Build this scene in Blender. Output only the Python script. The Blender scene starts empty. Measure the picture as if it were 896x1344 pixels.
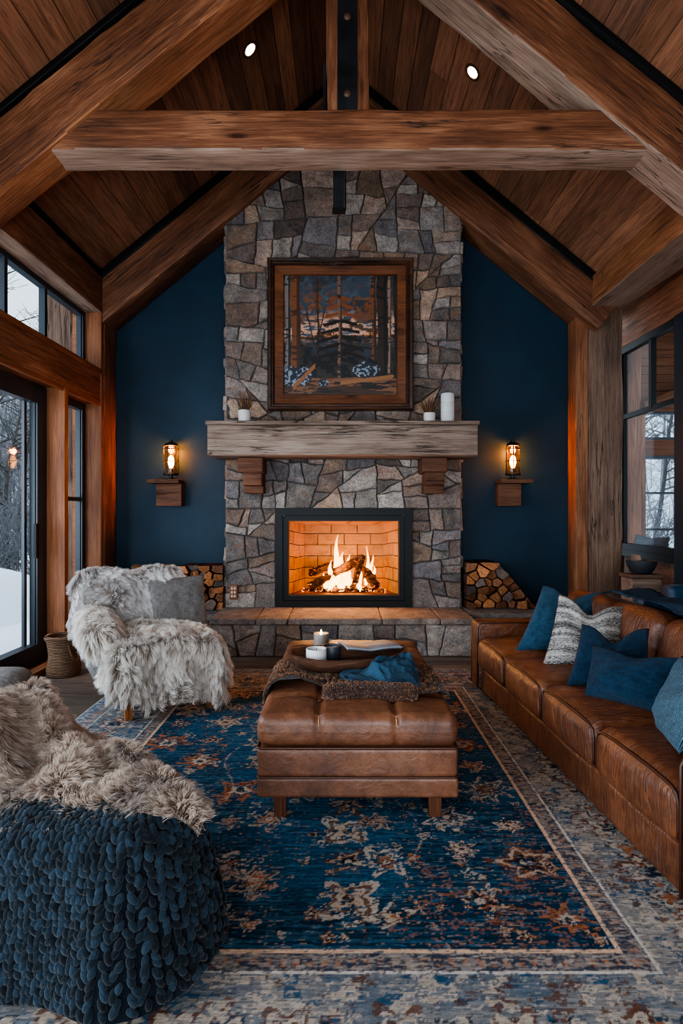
import bpy, math, random
import numpy as np
from mathutils import Vector, Matrix, noise as mnoise

random.seed(7)
RNG = np.random.default_rng(11)
COL = bpy.context.scene.collection
PI = math.pi
FPX, CX, CY, CAMZ = 760.0, 448.0, 672.0, 1.35      # focal length in pixels of the 896x1344 frame


def PT(px, py, d):
    """World point seen at pixel px,py at depth d."""
    return np.array([(px - CX) / FPX * d, d, CAMZ - (py - CY) / FPX * d])


def srgb(r, g, b):
    f = lambda c: (c / 255) / 12.92 if c / 255 <= .04045 else ((c / 255 + .055) / 1.055) ** 2.4
    return (f(r), f(g), f(b), 1.0)


# ------------------------------------------------------------------ noise
def _hash(ix, iy, iz, seed):
    with np.errstate(over='ignore'):
        h = (ix.astype(np.uint32) * np.uint32(374761393) + iy.astype(np.uint32) * np.uint32(668265263)
             + iz.astype(np.uint32) * np.uint32(2147483647) + np.uint32(seed * 974711 % 4294967291))
        h = (h ^ (h >> np.uint32(13))) * np.uint32(1274126177)
        h = (h ^ (h >> np.uint32(16))) * np.uint32(2246822519)
        h = h ^ (h >> np.uint32(15))
    return h.astype(np.float64) / 4294967295.0


def vnoise(x, y, z=None, seed=0):
    x = np.asarray(x, float); y = np.asarray(y, float)
    z = np.zeros_like(x) if z is None else np.asarray(z, float)
    x, y, z = np.broadcast_arrays(x, y, z)
    ix, iy, iz = (np.floor(v).astype(np.int64) for v in (x, y, z))
    fx, fy, fz = x - ix, y - iy, z - iz
    s = lambda t: t * t * (3 - 2 * t)
    fx, fy, fz = s(fx), s(fy), s(fz)
    out = 0
    for a in (0, 1):
        for b in (0, 1):
            for c in (0, 1):
                w = (fx if a else 1 - fx) * (fy if b else 1 - fy) * (fz if c else 1 - fz)
                out = out + w * _hash(ix + a, iy + b, iz + c, seed)
    return out


def fbm(x, y, z=None, seed=0, octaves=4):
    t, a, f, n = 0, .5, 1.0, 0
    for k in range(octaves):
        t = t + a * vnoise(np.asarray(x) * f, np.asarray(y) * f, None if z is None else np.asarray(z) * f, seed + k * 17)
        n += a; a *= .5; f *= 2.03
    return t / n


# ------------------------------------------------------------------ objects
ORIGIN = {}


def meta(o, label=None, cat=None, group=None, kind=None):
    if label: o['label'] = label
    if cat: o['category'] = cat
    if group: o['group'] = group
    if kind: o['kind'] = kind
    return o


def empty(name, loc, label=None, cat=None, group=None, rotz=0.0, kind=None):
    o = bpy.data.objects.new(name, None)
    o.empty_display_size = .1
    COL.objects.link(o)
    o.location = loc
    o.rotation_euler = (0, 0, rotz)
    ORIGIN[o.name] = np.array(loc, float)
    return meta(o, label, cat, group, kind)


def mk(name, V, F, mat, parent=None, local=False, smooth=False, fcol=None, vcol=None, uv=None, loc=None, fmat=None, sharp=None,
       label=None, cat=None, group=None, kind=None):
    """One mesh object. V world (or local) coords; F faces; fcol per-face / vcol per-vertex colours -> attribute Col."""
    V = np.asarray(V, float).reshape(-1, 3)
    org = np.zeros(3)
    if parent is not None:
        org = ORIGIN.get(parent.name, np.zeros(3))
        if not local:
            V = V - org
    elif loc is not None:
        org = np.array(loc, float)
        if not local:
            V = V - org
    me = bpy.data.meshes.new(name)
    if isinstance(F, np.ndarray) and F.ndim == 2:
        nv, nf, k = len(V), len(F), F.shape[1]
        me.vertices.add(nv); me.vertices.foreach_set('co', V.astype(np.float32).ravel())
        me.loops.add(nf * k); me.loops.foreach_set('vertex_index', F.astype(np.int32).ravel())
        me.polygons.add(nf)
        me.polygons.foreach_set('loop_start', np.arange(0, nf * k, k, dtype=np.int32))
        me.polygons.foreach_set('loop_total', np.full(nf, k, dtype=np.int32))
        me.update(calc_edges=True)
    else:
        me.from_pydata([tuple(v) for v in V], [], [tuple(int(i) for i in f) for f in F])
    if smooth:
        me.polygons.foreach_set('use_smooth', np.ones(len(me.polygons), dtype=bool))
    if fcol is not None:
        a = me.attributes.new('Col', 'FLOAT_COLOR', 'FACE')
        c = np.ones((len(me.polygons), 4), np.float32); c[:, :3] = np.asarray(fcol)[:, :3]
        a.data.foreach_set('color', c.ravel())
    if vcol is not None:
        a = me.attributes.new('Col', 'FLOAT_COLOR', 'POINT')
        c = np.ones((len(V), 4), np.float32); c[:, :3] = np.asarray(vcol)[:, :3]
        a.data.foreach_set('color', c.ravel())
    if uv is not None:
        l = me.uv_layers.new(name='UVMap')
        vi = np.empty(len(me.loops), np.int32); me.loops.foreach_get('vertex_index', vi)
        l.data.foreach_set('uv', np.asarray(uv, np.float32)[vi].ravel())
    mats = mat if isinstance(mat, (list, tuple)) else [mat]
    for m in mats:
        me.materials.append(m)
    if fmat is not None:
        me.polygons.foreach_set('material_index', np.asarray(fmat, np.int32))
    me.validate(clean_customdata=False)
    me.update()
    if smooth and sharp:
        try:
            me.set_sharp_from_angle(angle=math.radians(sharp))
        except Exception:
            pass
    o = bpy.data.objects.new(name, me)
    COL.objects.link(o)
    if parent is not None:
        o.parent = parent
    elif loc is not None:
        o.location = loc
    ORIGIN[o.name] = org
    return meta(o, label, cat, group, kind)


class MB:
    def __init__(s):
        s.V, s.F, s.C, s.n = [], [], [], 0

    def add(s, V, F, col=(1, 1, 1)):
        V = np.asarray(V, float).reshape(-1, 3)
        s.V.append(V)
        for i, f in enumerate(F):
            s.F.append(tuple(int(k) + s.n for k in f))
            s.C.append(col[i] if isinstance(col, list) else col)
        s.n += len(V)
        return s

    def box(s, x0, x1, y0, y1, z0, z1, col=(1, 1, 1)):
        V = [(x, y, z) for z in (z0, z1) for y in (y0, y1) for x in (x0, x1)]
        F = [(0, 2, 3, 1), (4, 5, 7, 6), (0, 1, 5, 4), (2, 6, 7, 3), (0, 4, 6, 2), (1, 3, 7, 5)]
        return s.add(V, F, col)

    def tube(s, P, R, n=8, col=(1, 1, 1), cap=True):
        V, F = tube(P, R, n, cap)
        return s.add(V, F, col)

    def build(s, name, mat, parent=None, cols=False, **k):
        return mk(name, np.vstack(s.V), s.F, mat, parent, fcol=np.array(s.C) if cols else None, **k)


def tube(P, R, n=8, cap=True):
    P = [np.array(p, float) for p in P]
    R = [R] * len(P) if np.isscalar(R) else list(R)
    V, F = [], []
    t0 = P[1] - P[0]
    a = np.cross(t0, (0, 0, 1.0))
    if np.linalg.norm(a) < 1e-6: a = np.array((1.0, 0, 0))
    a /= np.linalg.norm(a)
    for i, p in enumerate(P):
        t = P[min(i + 1, len(P) - 1)] - P[max(i - 1, 0)]
        t = t / (np.linalg.norm(t) + 1e-12)
        a = a - t * a.dot(t); a /= np.linalg.norm(a) + 1e-12
        b = np.cross(t, a)
        for k in range(n):
            th = 2 * PI * k / n
            V.append(p + R[i] * (a * math.cos(th) + b * math.sin(th)))
    for i in range(len(P) - 1):
        for k in range(n):
            F.append((i * n + k, i * n + (k + 1) % n, (i + 1) * n + (k + 1) % n, (i + 1) * n + k))
    if cap:
        F.append(tuple(range(n - 1, -1, -1))); F.append(tuple(range((len(P) - 1) * n, len(P) * n)))
    return np.array(V), F


def lathe(prof, c, n=28, capb=True, capt=True):
    V, F = [], []
    for r, z in prof:
        for k in range(n):
            th = 2 * PI * k / n
            V.append((c[0] + r * math.cos(th), c[1] + r * math.sin(th), c[2] + z))
    for i in range(len(prof) - 1):
        for k in range(n):
            F.append((i * n + k, i * n + (k + 1) % n, (i + 1) * n + (k + 1) % n, (i + 1) * n + k))
    if capb: F.append(tuple(range(n - 1, -1, -1)))
    if capt: F.append(tuple(range((len(prof) - 1) * n, len(prof) * n)))
    return np.array(V), F


def rbox(hx, hy, hz, r, n=6, m=3, f=None):
    """Rounded box centred at the origin as a quad grid; f deforms the vertices."""
    def ax(h):
        r_ = min(r, h * .98)
        e = [h - r_ + r_ * math.tan(PI / 4 * k / m) for k in range(m + 1)]
        mid = list(np.linspace(-(h - r_), h - r_, n + 1))[1:-1]
        return [-x for x in e[::-1]] + mid + e
    A = [ax(hx), ax(hy), ax(hz)]
    N = [len(a) for a in A]
    idx, V, F = {}, [], []
    def vid(i, j, k):
        key = (i, j, k)
        if key not in idx:
            idx[key] = len(V); V.append((A[0][i], A[1][j], A[2][k]))
        return idx[key]
    for (u, v, w) in ((0, 1, 2), (1, 2, 0), (2, 0, 1)):
        for side in (0, N[w] - 1):
            for i in range(N[u] - 1):
                for j in range(N[v] - 1):
                    q = []
                    for (a, b) in ((i, j), (i + 1, j), (i + 1, j + 1), (i, j + 1)):
                        t = [0, 0, 0]; t[u], t[v], t[w] = a, b, side
                        q.append(vid(*t))
                    F.append(tuple(q) if side else tuple(q[::-1]))
    V = np.array(V); H = np.array([hx, hy, hz]); R = np.minimum(r, H * .98)
    q = np.clip(V, -(H - R), H - R); d = V - q
    L = np.linalg.norm(d / R, axis=1, keepdims=True)
    V = q + np.where(L > 1e-9, d / np.maximum(L, 1e-9), 0)
    if f is not None: V = f(V)
    return V, np.array(F)


def grid_faces(nu, nv, off=0):
    i, j = np.meshgrid(np.arange(nu - 1), np.arange(nv - 1), indexing='ij')
    a = (i * nv + j).ravel() + off
    return np.stack([a, a + nv, a + nv + 1, a + 1], 1)


def beam(name, p0, p1, w, h, mat, up=(0, 0, 1), parent=None, hew=.006, bev=.014, seg=.14, seed=None, cut=None, under=None, **k):
    """Hewn timber from p0 to p1 (centre line), w across, h along up. The grain runs along local X."""
    p0, p1 = np.array(p0, float), np.array(p1, float)
    L = np.linalg.norm(p1 - p0); X = (p1 - p0) / L
    Z = np.array(up, float); Z = Z - X * Z.dot(X); Z /= np.linalg.norm(Z); Y = np.cross(Z, X)
    ns = max(2, int(L / seg)); seed = random.random() * 50 if seed is None else seed
    b = bev
    sec = []
    for (a, c) in ((-1, -1), (1, -1), (1, 1), (-1, 1)):
        ca, cc = a * (w / 2 - b), c * (h / 2 - b)
        st = {(-1, -1): PI, (1, -1): -PI / 2, (1, 1): 0, (-1, 1): PI / 2}[(a, c)]
        for q in (0, .5, 1):
            sec.append((ca + b * math.cos(st + q * PI / 2), cc + b * math.sin(st + q * PI / 2)))
        # points along the flat side to carry the hewn unevenness
        nx = {(-1, -1): (1, -1), (1, -1): (1, 1), (1, 1): (-1, 1), (-1, 1): (-1, -1)}[(a, c)]
        for q in (.33, .67):
            sec.append((a * (w / 2 - (b if a != nx[0] else 0)) * (1 - q) + nx[0] * (w / 2 - (b if a != nx[0] else 0)) * q,
                        c * (h / 2 - (b if c != nx[1] else 0)) * (1 - q) + nx[1] * (h / 2 - (b if c != nx[1] else 0)) * q))
    m = len(sec); V, F = [], []
    for i in range(ns + 1):
        x = -L / 2 + L * i / ns
        for j, (y, z) in enumerate(sec):
            nn = (mnoise.noise(Vector((x * 2.2 + seed, y * 5 + j * .37, z * 5))) + .6 * mnoise.noise(Vector((x * 7 + seed, j * 1.7, 3)))) * hew
            sc = 1 + nn / (max(abs(y), abs(z)) + 1e-6)
            V.append((x, y * sc, z * sc))
    for i in range(ns):
        for j in range(m):
            F.append((i * m + j, (i + 1) * m + j, (i + 1) * m + (j + 1) % m, i * m + (j + 1) % m))
    F.append(tuple(range(m))); F.append(tuple(range(ns * m + m - 1, ns * m - 1, -1)))
    V = np.array(V); fm = None
    if under is not None:            # paler underside face, painting cool light from below into the wood
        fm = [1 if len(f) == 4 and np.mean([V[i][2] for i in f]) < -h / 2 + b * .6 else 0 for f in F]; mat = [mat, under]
    c = (p0 + p1) / 2
    M = np.eye(4); M[:3, 0], M[:3, 1], M[:3, 2], M[:3, 3] = X, Y, Z, c
    if cut is not None:
        W = V @ M[:3, :3].T + c
        W = cut(W)
        V = (W - c) @ M[:3, :3]
    o = mk(name, V, [f[::-1] for f in F], mat, None, local=True, smooth=True, sharp=40, fmat=fm, **k)
    if parent is not None:
        o.parent = parent
        M[:3, 3] = c - ORIGIN[parent.name]
        o.matrix_basis = Matrix(M.tolist())
        ORIGIN[o.name] = c
    else:
        o.matrix_world = Matrix(M.tolist())
    return o


# ------------------------------------------------------------------ materials
class NT:
    def __init__(s, name, rough=.6, spec=.4):
        s.m = bpy.data.materials.new(name); s.m.use_nodes = True
        s.t = s.m.node_tree; s.N = s.t.nodes; s.L = s.t.links
        s.b = s.N['Principled BSDF']; s.out = s.N['Material Output']
        s.b.inputs['Roughness'].default_value = rough
        s.b.inputs['Specular IOR Level'].default_value = spec
        s._obj = None

    def node(s, typ, **k):
        n = s.N.new(typ)
        for a, v in k.items():
            if a.startswith('i_'):
                key = a[2:]; key = int(key) if key.isdigit() else key.replace('_', ' ')
                if hasattr(v, 'is_linked') or isinstance(v, bpy.types.NodeSocket): s.L.new(v, n.inputs[key])
                else: n.inputs[key].default_value = v
            else:
                setattr(n, a, v)
        return n

    def co(s, which='Object', scale=(1, 1, 1), loc=(0, 0, 0), rot=(0, 0, 0)):
        if s._obj is None: s._obj = s.node('ShaderNodeTexCoord')
        mp = s.node('ShaderNodeMapping'); s.L.new(s._obj.outputs[which], mp.inputs[0])
        mp.inputs['Scale'].default_value = scale; mp.inputs['Location'].default_value = loc; mp.inputs['Rotation'].default_value = rot
        return mp.outputs[0]

    def noise(s, vec, scale=5, detail=4, rough=.55, dist=0.0):
        n = s.node('ShaderNodeTexNoise', i_Scale=scale, i_Detail=detail, i_Roughness=rough, i_Distortion=dist)
        s.L.new(vec, n.inputs['Vector']); return n.outputs['Fac']

    def voro(s, vec, scale=5, feature='F1', rnd=1.0):
        n = s.node('ShaderNodeTexVoronoi', feature=feature, i_Scale=scale, i_Randomness=rnd)
        s.L.new(vec, n.inputs['Vector']); return n

    def ramp(s, fac, stops, interp='LINEAR'):
        n = s.node('ShaderNodeValToRGB'); s.L.new(fac, n.inputs[0]); e = n.color_ramp.elements
        n.color_ramp.interpolation = interp
        while len(e) < len(stops): e.new(.5)
        for i, (p, c) in enumerate(stops):
            e[i].position = p; e[i].color = c if len(c) == 4 else (*c, 1)
        return n.outputs[0]

    def mix(s, fac, a, b, mode='MIX'):
        n = s.node('ShaderNodeMix', data_type='RGBA', blend_type=mode)
        for v, k in ((fac, 0), (a, 6), (b, 7)):
            if isinstance(v, bpy.types.NodeSocket): s.L.new(v, n.inputs[k])
            else: n.inputs[k].default_value = v
        return n.outputs[2]

    def math(s, op, a, b=0.0, clamp=False):
        n = s.node('ShaderNodeMath', operation=op, use_clamp=clamp)
        for v, k in ((a, 0), (b, 1)):
            if isinstance(v, bpy.types.NodeSocket): s.L.new(v, n.inputs[k])
            else: n.inputs[k].default_value = v
        return n.outputs[0]

    def attr(s, name='Col'):
        return s.node('ShaderNodeAttribute', attribute_name=name).outputs['Color']

    def rand(s):
        return s.node('ShaderNodeObjectInfo').outputs['Random']

    def bump(s, h, strength=.3, dist=.01, prev=None):
        n = s.node('ShaderNodeBump', i_Strength=strength, i_Distance=dist); s.L.new(h, n.inputs['Height'])
        if prev is not None: s.L.new(prev, n.inputs['Normal'])
        s.L.new(n.outputs[0], s.b.inputs['Normal']); return n.outputs[0]

    def base(s, c):
        if isinstance(c, bpy.types.NodeSocket): s.L.new(c, s.b.inputs['Base Color'])
        else: s.b.inputs['Base Color'].default_value = c
        return s

    def set(s, key, v):
        if isinstance(v, bpy.types.NodeSocket): s.L.new(v, s.b.inputs[key])
        else: s.b.inputs[key].default_value = v
        return s


def wood(name, dark, mid, light, rough=.62, grain=1.0, crack=.8, axis=0, bump=.5, spec=.3, knots=True):
    """Sawn timber with the grain along the given local axis, drying cracks and knots."""
    t = NT(name, rough, spec)
    def sc(a, b):
        v = [b, b, b]; v[axis] = a; return tuple(v)
    rnd = t.rand()
    comb = t.node('ShaderNodeCombineXYZ'); sc37 = t.math('MULTIPLY', rnd, 37.0)
    for k in range(3): t.L.new(sc37, comb.inputs[k])
    def shifted(scale):
        base = t.co('Object', scale)
        v = t.node('ShaderNodeVectorMath', operation='ADD'); t.L.new(base, v.inputs[0]); t.L.new(comb.outputs[0], v.inputs[1])
        return v.outputs[0]
    g = t.noise(shifted(sc(.9, 19 * grain)), 1.6, 8, .70, 1.1)
    f = t.noise(shifted(sc(2.5, 70 * grain)), 1.5, 4, .7, .2)
    bl = t.noise(shifted(sc(.8, 2.2)), 1.7, 3, .5)
    gr = t.mix(.42, g, f)
    gr2 = t.mix(.30, gr, bl)
    c = t.ramp(gr2, [(.36, dark), (.5, mid), (.62, light)])
    ck = t.noise(shifted(sc(.55, 11)), 1.5, 5, .55, .9)
    ckm = t.ramp(ck, [(.478, (1, 1, 1)), (.496, (.0, .0, .0)), (.504, (.0, .0, .0)), (.522, (1, 1, 1))])
    ckg = t.noise(shifted(sc(1.0, 2.0)), 1.3, 2)
    ckgm = t.ramp(ckg, [(.50, (0, 0, 0)), (.60, (1, 1, 1))])
    cfac = t.mix(ckgm, (1, 1, 1, 1), ckm)
    c = t.mix(crack, c, t.mix(1.0, c, cfac, 'MULTIPLY'))
    hs = t.node('ShaderNodeHueSaturation'); t.L.new(c, hs.inputs['Color'])
    mr = t.node('ShaderNodeMapRange', i_3=.82, i_4=1.15); t.L.new(rnd, mr.inputs[0]); t.L.new(mr.outputs[0], hs.inputs['Value'])
    c = hs.outputs[0]
    if knots:
        v = t.voro(shifted(sc(.9, 3.2)), 1.15)
        km = t.ramp(v.outputs['Distance'], [(.035, (.12, .09, .08)), (.10, (1, 1, 1))])
        c = t.mix(.85, c, km, 'MULTIPLY')
    t.base(c)
    h = t.mix(.5, gr, cfac)
    t.bump(h, bump, .012)
    return t.m


def plain(name, c, rough=.5, metal=0.0, spec=.5, bump=0, bscale=60, var=.0):
    t = NT(name, rough, spec)
    t.set('Metallic', metal)
    n = t.noise(t.co('Object'), bscale, 4)
    if var:
        d = tuple(x * (1 - var) for x in c[:3]); l = tuple(min(1, x * (1 + var)) for x in c[:3])
        n2 = t.noise(t.co('Object'), bscale * .2, 4)
        t.base(t.ramp(n2, [(.35, d), (.65, l)]))
    else:
        t.base(c)
    if bump: t.bump(n, bump, .003)
    return t.m


def emis(name, c, strength):
    t = NT(name, .5)
    t.base((0, 0, 0, 1)); t.set('Emission Color', c); t.set('Emission Strength', strength)
    return t.m


M = {}
M['beam'] = wood('beam_wood', srgb(46, 25, 15), srgb(112, 68, 44), srgb(160, 108, 76), .6)
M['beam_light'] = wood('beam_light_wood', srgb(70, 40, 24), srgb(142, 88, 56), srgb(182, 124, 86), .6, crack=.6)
M['pale'] = wood('lit_underside_wood', srgb(80, 60, 48), srgb(136, 108, 90), srgb(168, 140, 122), .7, crack=.7, bump=.5)  # greyer, paler tone paints cool reflected light on beam undersides
M['post'] = wood('weathered_post_wood', srgb(46, 31, 25), srgb(112, 84, 68), srgb(152, 121, 101), .8, grain=1.5, crack=.9, bump=.9)
M['trim'] = wood('trim_wood', srgb(70, 38, 22), srgb(134, 80, 48), srgb(166, 108, 70), .55, grain=1.4, crack=.2, bump=.2)
M['mantel'] = wood('mantel_wood', srgb(72, 55, 46), srgb(138, 114, 99), srgb(172, 148, 132), .75, crack=.8, bump=.9)
M['corbel'] = wood('corbel_wood', srgb(40, 22, 14), srgb(98, 60, 40), srgb(128, 84, 60), .7, crack=.6, bump=.6)
M['leg'] = wood('leg_wood', srgb(40, 20, 12), srgb(84, 46, 26), srgb(120, 70, 42), .5, crack=.2, axis=2)
M['chair_wood'] = wood('chair_wood', srgb(74, 38, 18), srgb(140, 82, 44), srgb(176, 112, 66), .5, crack=.1, axis=2)
M['frame'] = wood('picture_frame_wood', srgb(16, 8, 5), srgb(50, 26, 15), srgb(92, 52, 30), .4, crack=.5, bump=.5, spec=.5)
M['liner'] = wood('picture_liner_wood', srgb(62, 32, 16), srgb(112, 62, 32), srgb(140, 84, 46), .5, crack=.2)
M['bowl'] = wood('bowl_wood', srgb(30, 17, 12), srgb(78, 50, 36), srgb(116, 80, 60), .55, crack=.5)
M['stump'] = wood('block_table_wood', srgb(60, 44, 36), srgb(122, 98, 84), srgb(156, 130, 112), .7, crack=.8)
M['outer'] = wood('outside_post_wood', srgb(70, 60, 55), srgb(132, 120, 112), srgb(168, 156, 148), .8, crack=.7, axis=2)

# planks coloured per board (attribute Col) with grain along Y / X
def planks(name, axis, rough, bump=.25, spec=.35, crack=.5):
    t = NT(name, rough, spec)
    sc = lambda a, b: tuple(a if i == axis else b for i in range(3))
    col = t.attr()
    off = t.node('ShaderNodeVectorMath', operation='SCALE'); t.L.new(col, off.inputs[0]); off.inputs['Scale'].default_value = 91.0
    def sh(scale):
        v = t.node('ShaderNodeVectorMath', operation='ADD'); t.L.new(t.co('Object', scale), v.inputs[0]); t.L.new(off.outputs[0], v.inputs[1]); return v.outputs[0]
    g = t.noise(sh(sc(.8, 13)), 1.6, 6, .62, 1.4)
    f = t.noise(sh(sc(3, 80)), 1.5, 3, .6)
    m = t.mix(.4, g, f)
    mul = t.ramp(m, [(.34, (.40, .37, .35)), (.5, (.95, .95, .95)), (.64, (1.45, 1.43, 1.4))])
    c = t.mix(1.0, col, mul, 'MULTIPLY')
    ck = t.noise(sh(sc(.5, 9)), 1.4, 4, .55, .8)
    c = t.mix(crack, c, t.mix(1.0, c, t.ramp(ck, [(.49, (1, 1, 1)), (.5, (.1, .08, .08)), (.51, (1, 1, 1))]), 'MULTIPLY'))
    v = t.voro(sh(sc(.8, 3)), 1.1)
    c = t.mix(.8, c, t.ramp(v.outputs['Distance'], [(.03, (.15, .1, .09)), (.09, (1, 1, 1))]), 'MULTIPLY')
    t.base(c); t.bump(m, bump, .008)
    return t.m
M['ceil'] = planks('ceiling_planks', 1, .62)
M['floor'] = planks('floor_planks', 0, .45, crack=.3)


def stone_mat():
    t = NT('field_stone', .85, .25)
    col = t.attr()
    a = t.noise(t.co('Object'), 9, 6, .65)
    b = t.noise(t.co('Object'), 55, 5, .7)
    e = t.noise(t.co('Object', (1, 1, 2.5)), 5, 5, .6, 1.5)
    mul = t.ramp(a, [(.3, (.55, .55, .58)), (.5, (1, 1, 1)), (.72, (1.5, 1.45, 1.38))])
    c = t.mix(1.0, col, mul, 'MULTIPLY')
    c = t.mix(.7, c, t.ramp(b, [(.36, (.42, .42, .44)), (.5, (1, 1, 1)), (.66, (1.5, 1.48, 1.45))]), 'MULTIPLY')
    rust = t.ramp(e, [(.52, (0, 0, 0)), (.68, (1, 1, 1))])
    c = t.mix(t.math('MULTIPLY', rust, .55), c, srgb(128, 88, 62))
    t.base(c)
    h = t.mix(.5, a, b)
    n1 = t.bump(h, .9, .03)
    v = t.voro(t.co('Object', (1, 1, 1.6)), 14, 'DISTANCE_TO_EDGE')
    n2 = t.node('ShaderNodeBump', i_Strength=.35, i_Distance=.012); t.L.new(t.noise(t.co('Object', (3, 3, 9)), 7, 4, .6, 2), n2.inputs['Height']); t.L.new(n1, n2.inputs['Normal'])
    t.L.new(n2.outputs[0], t.b.inputs['Normal'])
    return t.m
M['stone'] = stone_mat()
M['mortar'] = plain('mortar', srgb(70, 64, 60), .95, bump=.6, bscale=80, var=.3)
M['slab'] = None


def blue_wall():
    t = NT('blue_paint', .6, .28)
    n = t.noise(t.co('Object'), 2.2, 4)
    t.base(t.ramp(n, [(.3, srgb(15, 37, 51)), (.7, srgb(20, 48, 65))]))
    t.bump(t.noise(t.co('Object'), 160, 2), .08, .002)
    return t.m
M['blue'] = blue_wall()
M['black'] = plain('black_metal', srgb(13, 13, 14), .5, 0, .25, bump=.05)
M['wframe'] = plain('slate_window_frame', srgb(24, 33, 42), .4, 0, .5)
M['steel'] = plain('dark_steel', srgb(44, 46, 50), .5, .7, bump=.25, bscale=25, var=.4)
M['bolt'] = plain('rusty_bolt', srgb(92, 66, 50), .6, .6)


def leather(name, dark, mid, light, rough=.38, wr=0.0):
    t = NT(name, rough, .5)
    o = t.co('Object')
    a = t.noise(o, 3.2, 5, .6, .6); b = t.noise(o, 26, 4, .6)
    c = t.ramp(t.mix(.35, a, b), [(.3, dark), (.5, mid), (.7, light)])
    t.base(c)
    t.set('Roughness', t.ramp(a, [(.3, (rough + .14,) * 3), (.7, (rough - .06,) * 3)]))
    v = t.voro(o, 230)
    n1 = t.bump(v.outputs['Distance'], .10, .002)
    w = t.noise(t.co('Object', (1, 1, 1)), 11, 5, .62, 1.8)
    n2 = t.node('ShaderNodeBump', i_Strength=.28, i_Distance=.018); t.L.new(w, n2.inputs['Height']); t.L.new(n1, n2.inputs['Normal'])
    if wr:
        n3 = t.node('ShaderNodeBump', i_Strength=wr, i_Distance=.02); t.L.new(t.noise(t.co('Object', (2.2, 17, 3)), 2.0, 4, .6, 1.6), n3.inputs['Height']); t.L.new(n2.outputs[0], n3.inputs['Normal']); n2 = n3
    t.L.new(n2.outputs[0], t.b.inputs['Normal'])
    return t.m
M['leather'] = leather('sofa_leather', srgb(54, 28, 16), srgb(100, 56, 33), srgb(140, 86, 56), .33, .8)
M['leather2'] = leather('ottoman_leather', srgb(60, 34, 21), srgb(100, 60, 39), srgb(132, 86, 60), .44)
M['stitch'] = plain('pale_stitching', srgb(176, 128, 92), .7)
M['piping'] = plain('dark_leather_piping', srgb(62, 30, 15), .45)


def fabric(name, dark, light, scale=160, rough=.95, ratio=1.0, contrast=.25, mott=6):
    """Woven cloth: warp and weft waves in UV, mottled."""
    t = NT(name, rough, .15)
    uv = t.co('UV')
    w1 = t.node('ShaderNodeTexWave', wave_type='BANDS', bands_direction='X', i_Scale=scale, i_Distortion=3.0, i_Detail=2.0); t.L.new(uv, w1.inputs['Vector'])
    w2 = t.node('ShaderNodeTexWave', wave_type='BANDS', bands_direction='Y', i_Scale=scale * ratio, i_Distortion=3.0, i_Detail=2.0); t.L.new(uv, w2.inputs['Vector'])
    wv = t.mix(.5, w1.outputs['Fac'], w2.outputs['Fac'])
    sl = t.noise(t.co('UV', (3.5, 11, 1)), 3, 3, .8); sl2 = t.noise(t.co('UV', (11, 3.5, 1)), 3, 3, .8)
    mo = t.noise(uv, mott, 5, .65)
    f = t.mix(.30, t.mix(.5, sl, sl2), mo)
    f = t.mix(contrast, f, wv)
    t.base(t.ramp(f, [(.43, dark), (.57, light)]))
    t.bump(t.mix(.5, wv, sl), .7, .006)
    t.set('Sheen Weight', .04)
    return t.m
M['denim'] = fabric('blue_linen', srgb(11, 33, 51), srgb(60, 98, 124), 40, contrast=.35)
M['navy'] = fabric('navy_velvet_linen', srgb(8, 28, 44), srgb(24, 60, 86), 48, contrast=.2)
M['tweedblue'] = fabric('blue_tweed', srgb(10, 30, 46), srgb(92, 122, 138), 24, contrast=.5, mott=22)
M['grey'] = fabric('grey_upholstery', srgb(84, 80, 78), srgb(142, 135, 130), 70)
M['bluecloth'] = fabric('blue_cotton_cloth', srgb(22, 46, 66), srgb(62, 98, 122), 60, contrast=.4, mott=12)


def tweed():
    t = NT('black_white_tweed', .95, .1)
    a = t.noise(t.co('UV', (7, 44, 1)), 3.2, 4, .75); b = t.noise(t.co('UV', (40, 60, 1)), 2.5, 3, .7)
    band = t.noise(t.co('UV', (.4, 5, 1)), 2.0, 3)
    f = t.mix(.45, a, b)
    f = t.math('ADD', f, t.math('MULTIPLY', t.math('SUBTRACT', band, .5), .35))
    t.base(t.ramp(f, [(.435, srgb(18, 22, 30)), (.5, srgb(112, 108, 106)), (.55, srgb(214, 206, 196))]))
    t.bump(f, .8, .008)
    return t.m
M['tweed'] = tweed()


def fur_mat(name, root, tip):
    t = NT(name, .8, .2)
    c = t.attr()
    t.base(c)
    t.set('Sheen Weight', .3)
    tr = t.node('ShaderNodeBsdfTranslucent'); t.L.new(c, tr.inputs[0])
    mx = t.node('ShaderNodeMixShader'); mx.inputs[0].default_value = .25
    t.L.new(t.b.outputs[0], mx.inputs[1]); t.L.new(tr.outputs[0], mx.inputs[2]); t.L.new(mx.outputs[0], t.out.inputs[0])
    return t.m
M['fur'] = fur_mat('sheepskin_wool', None, None)


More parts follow.
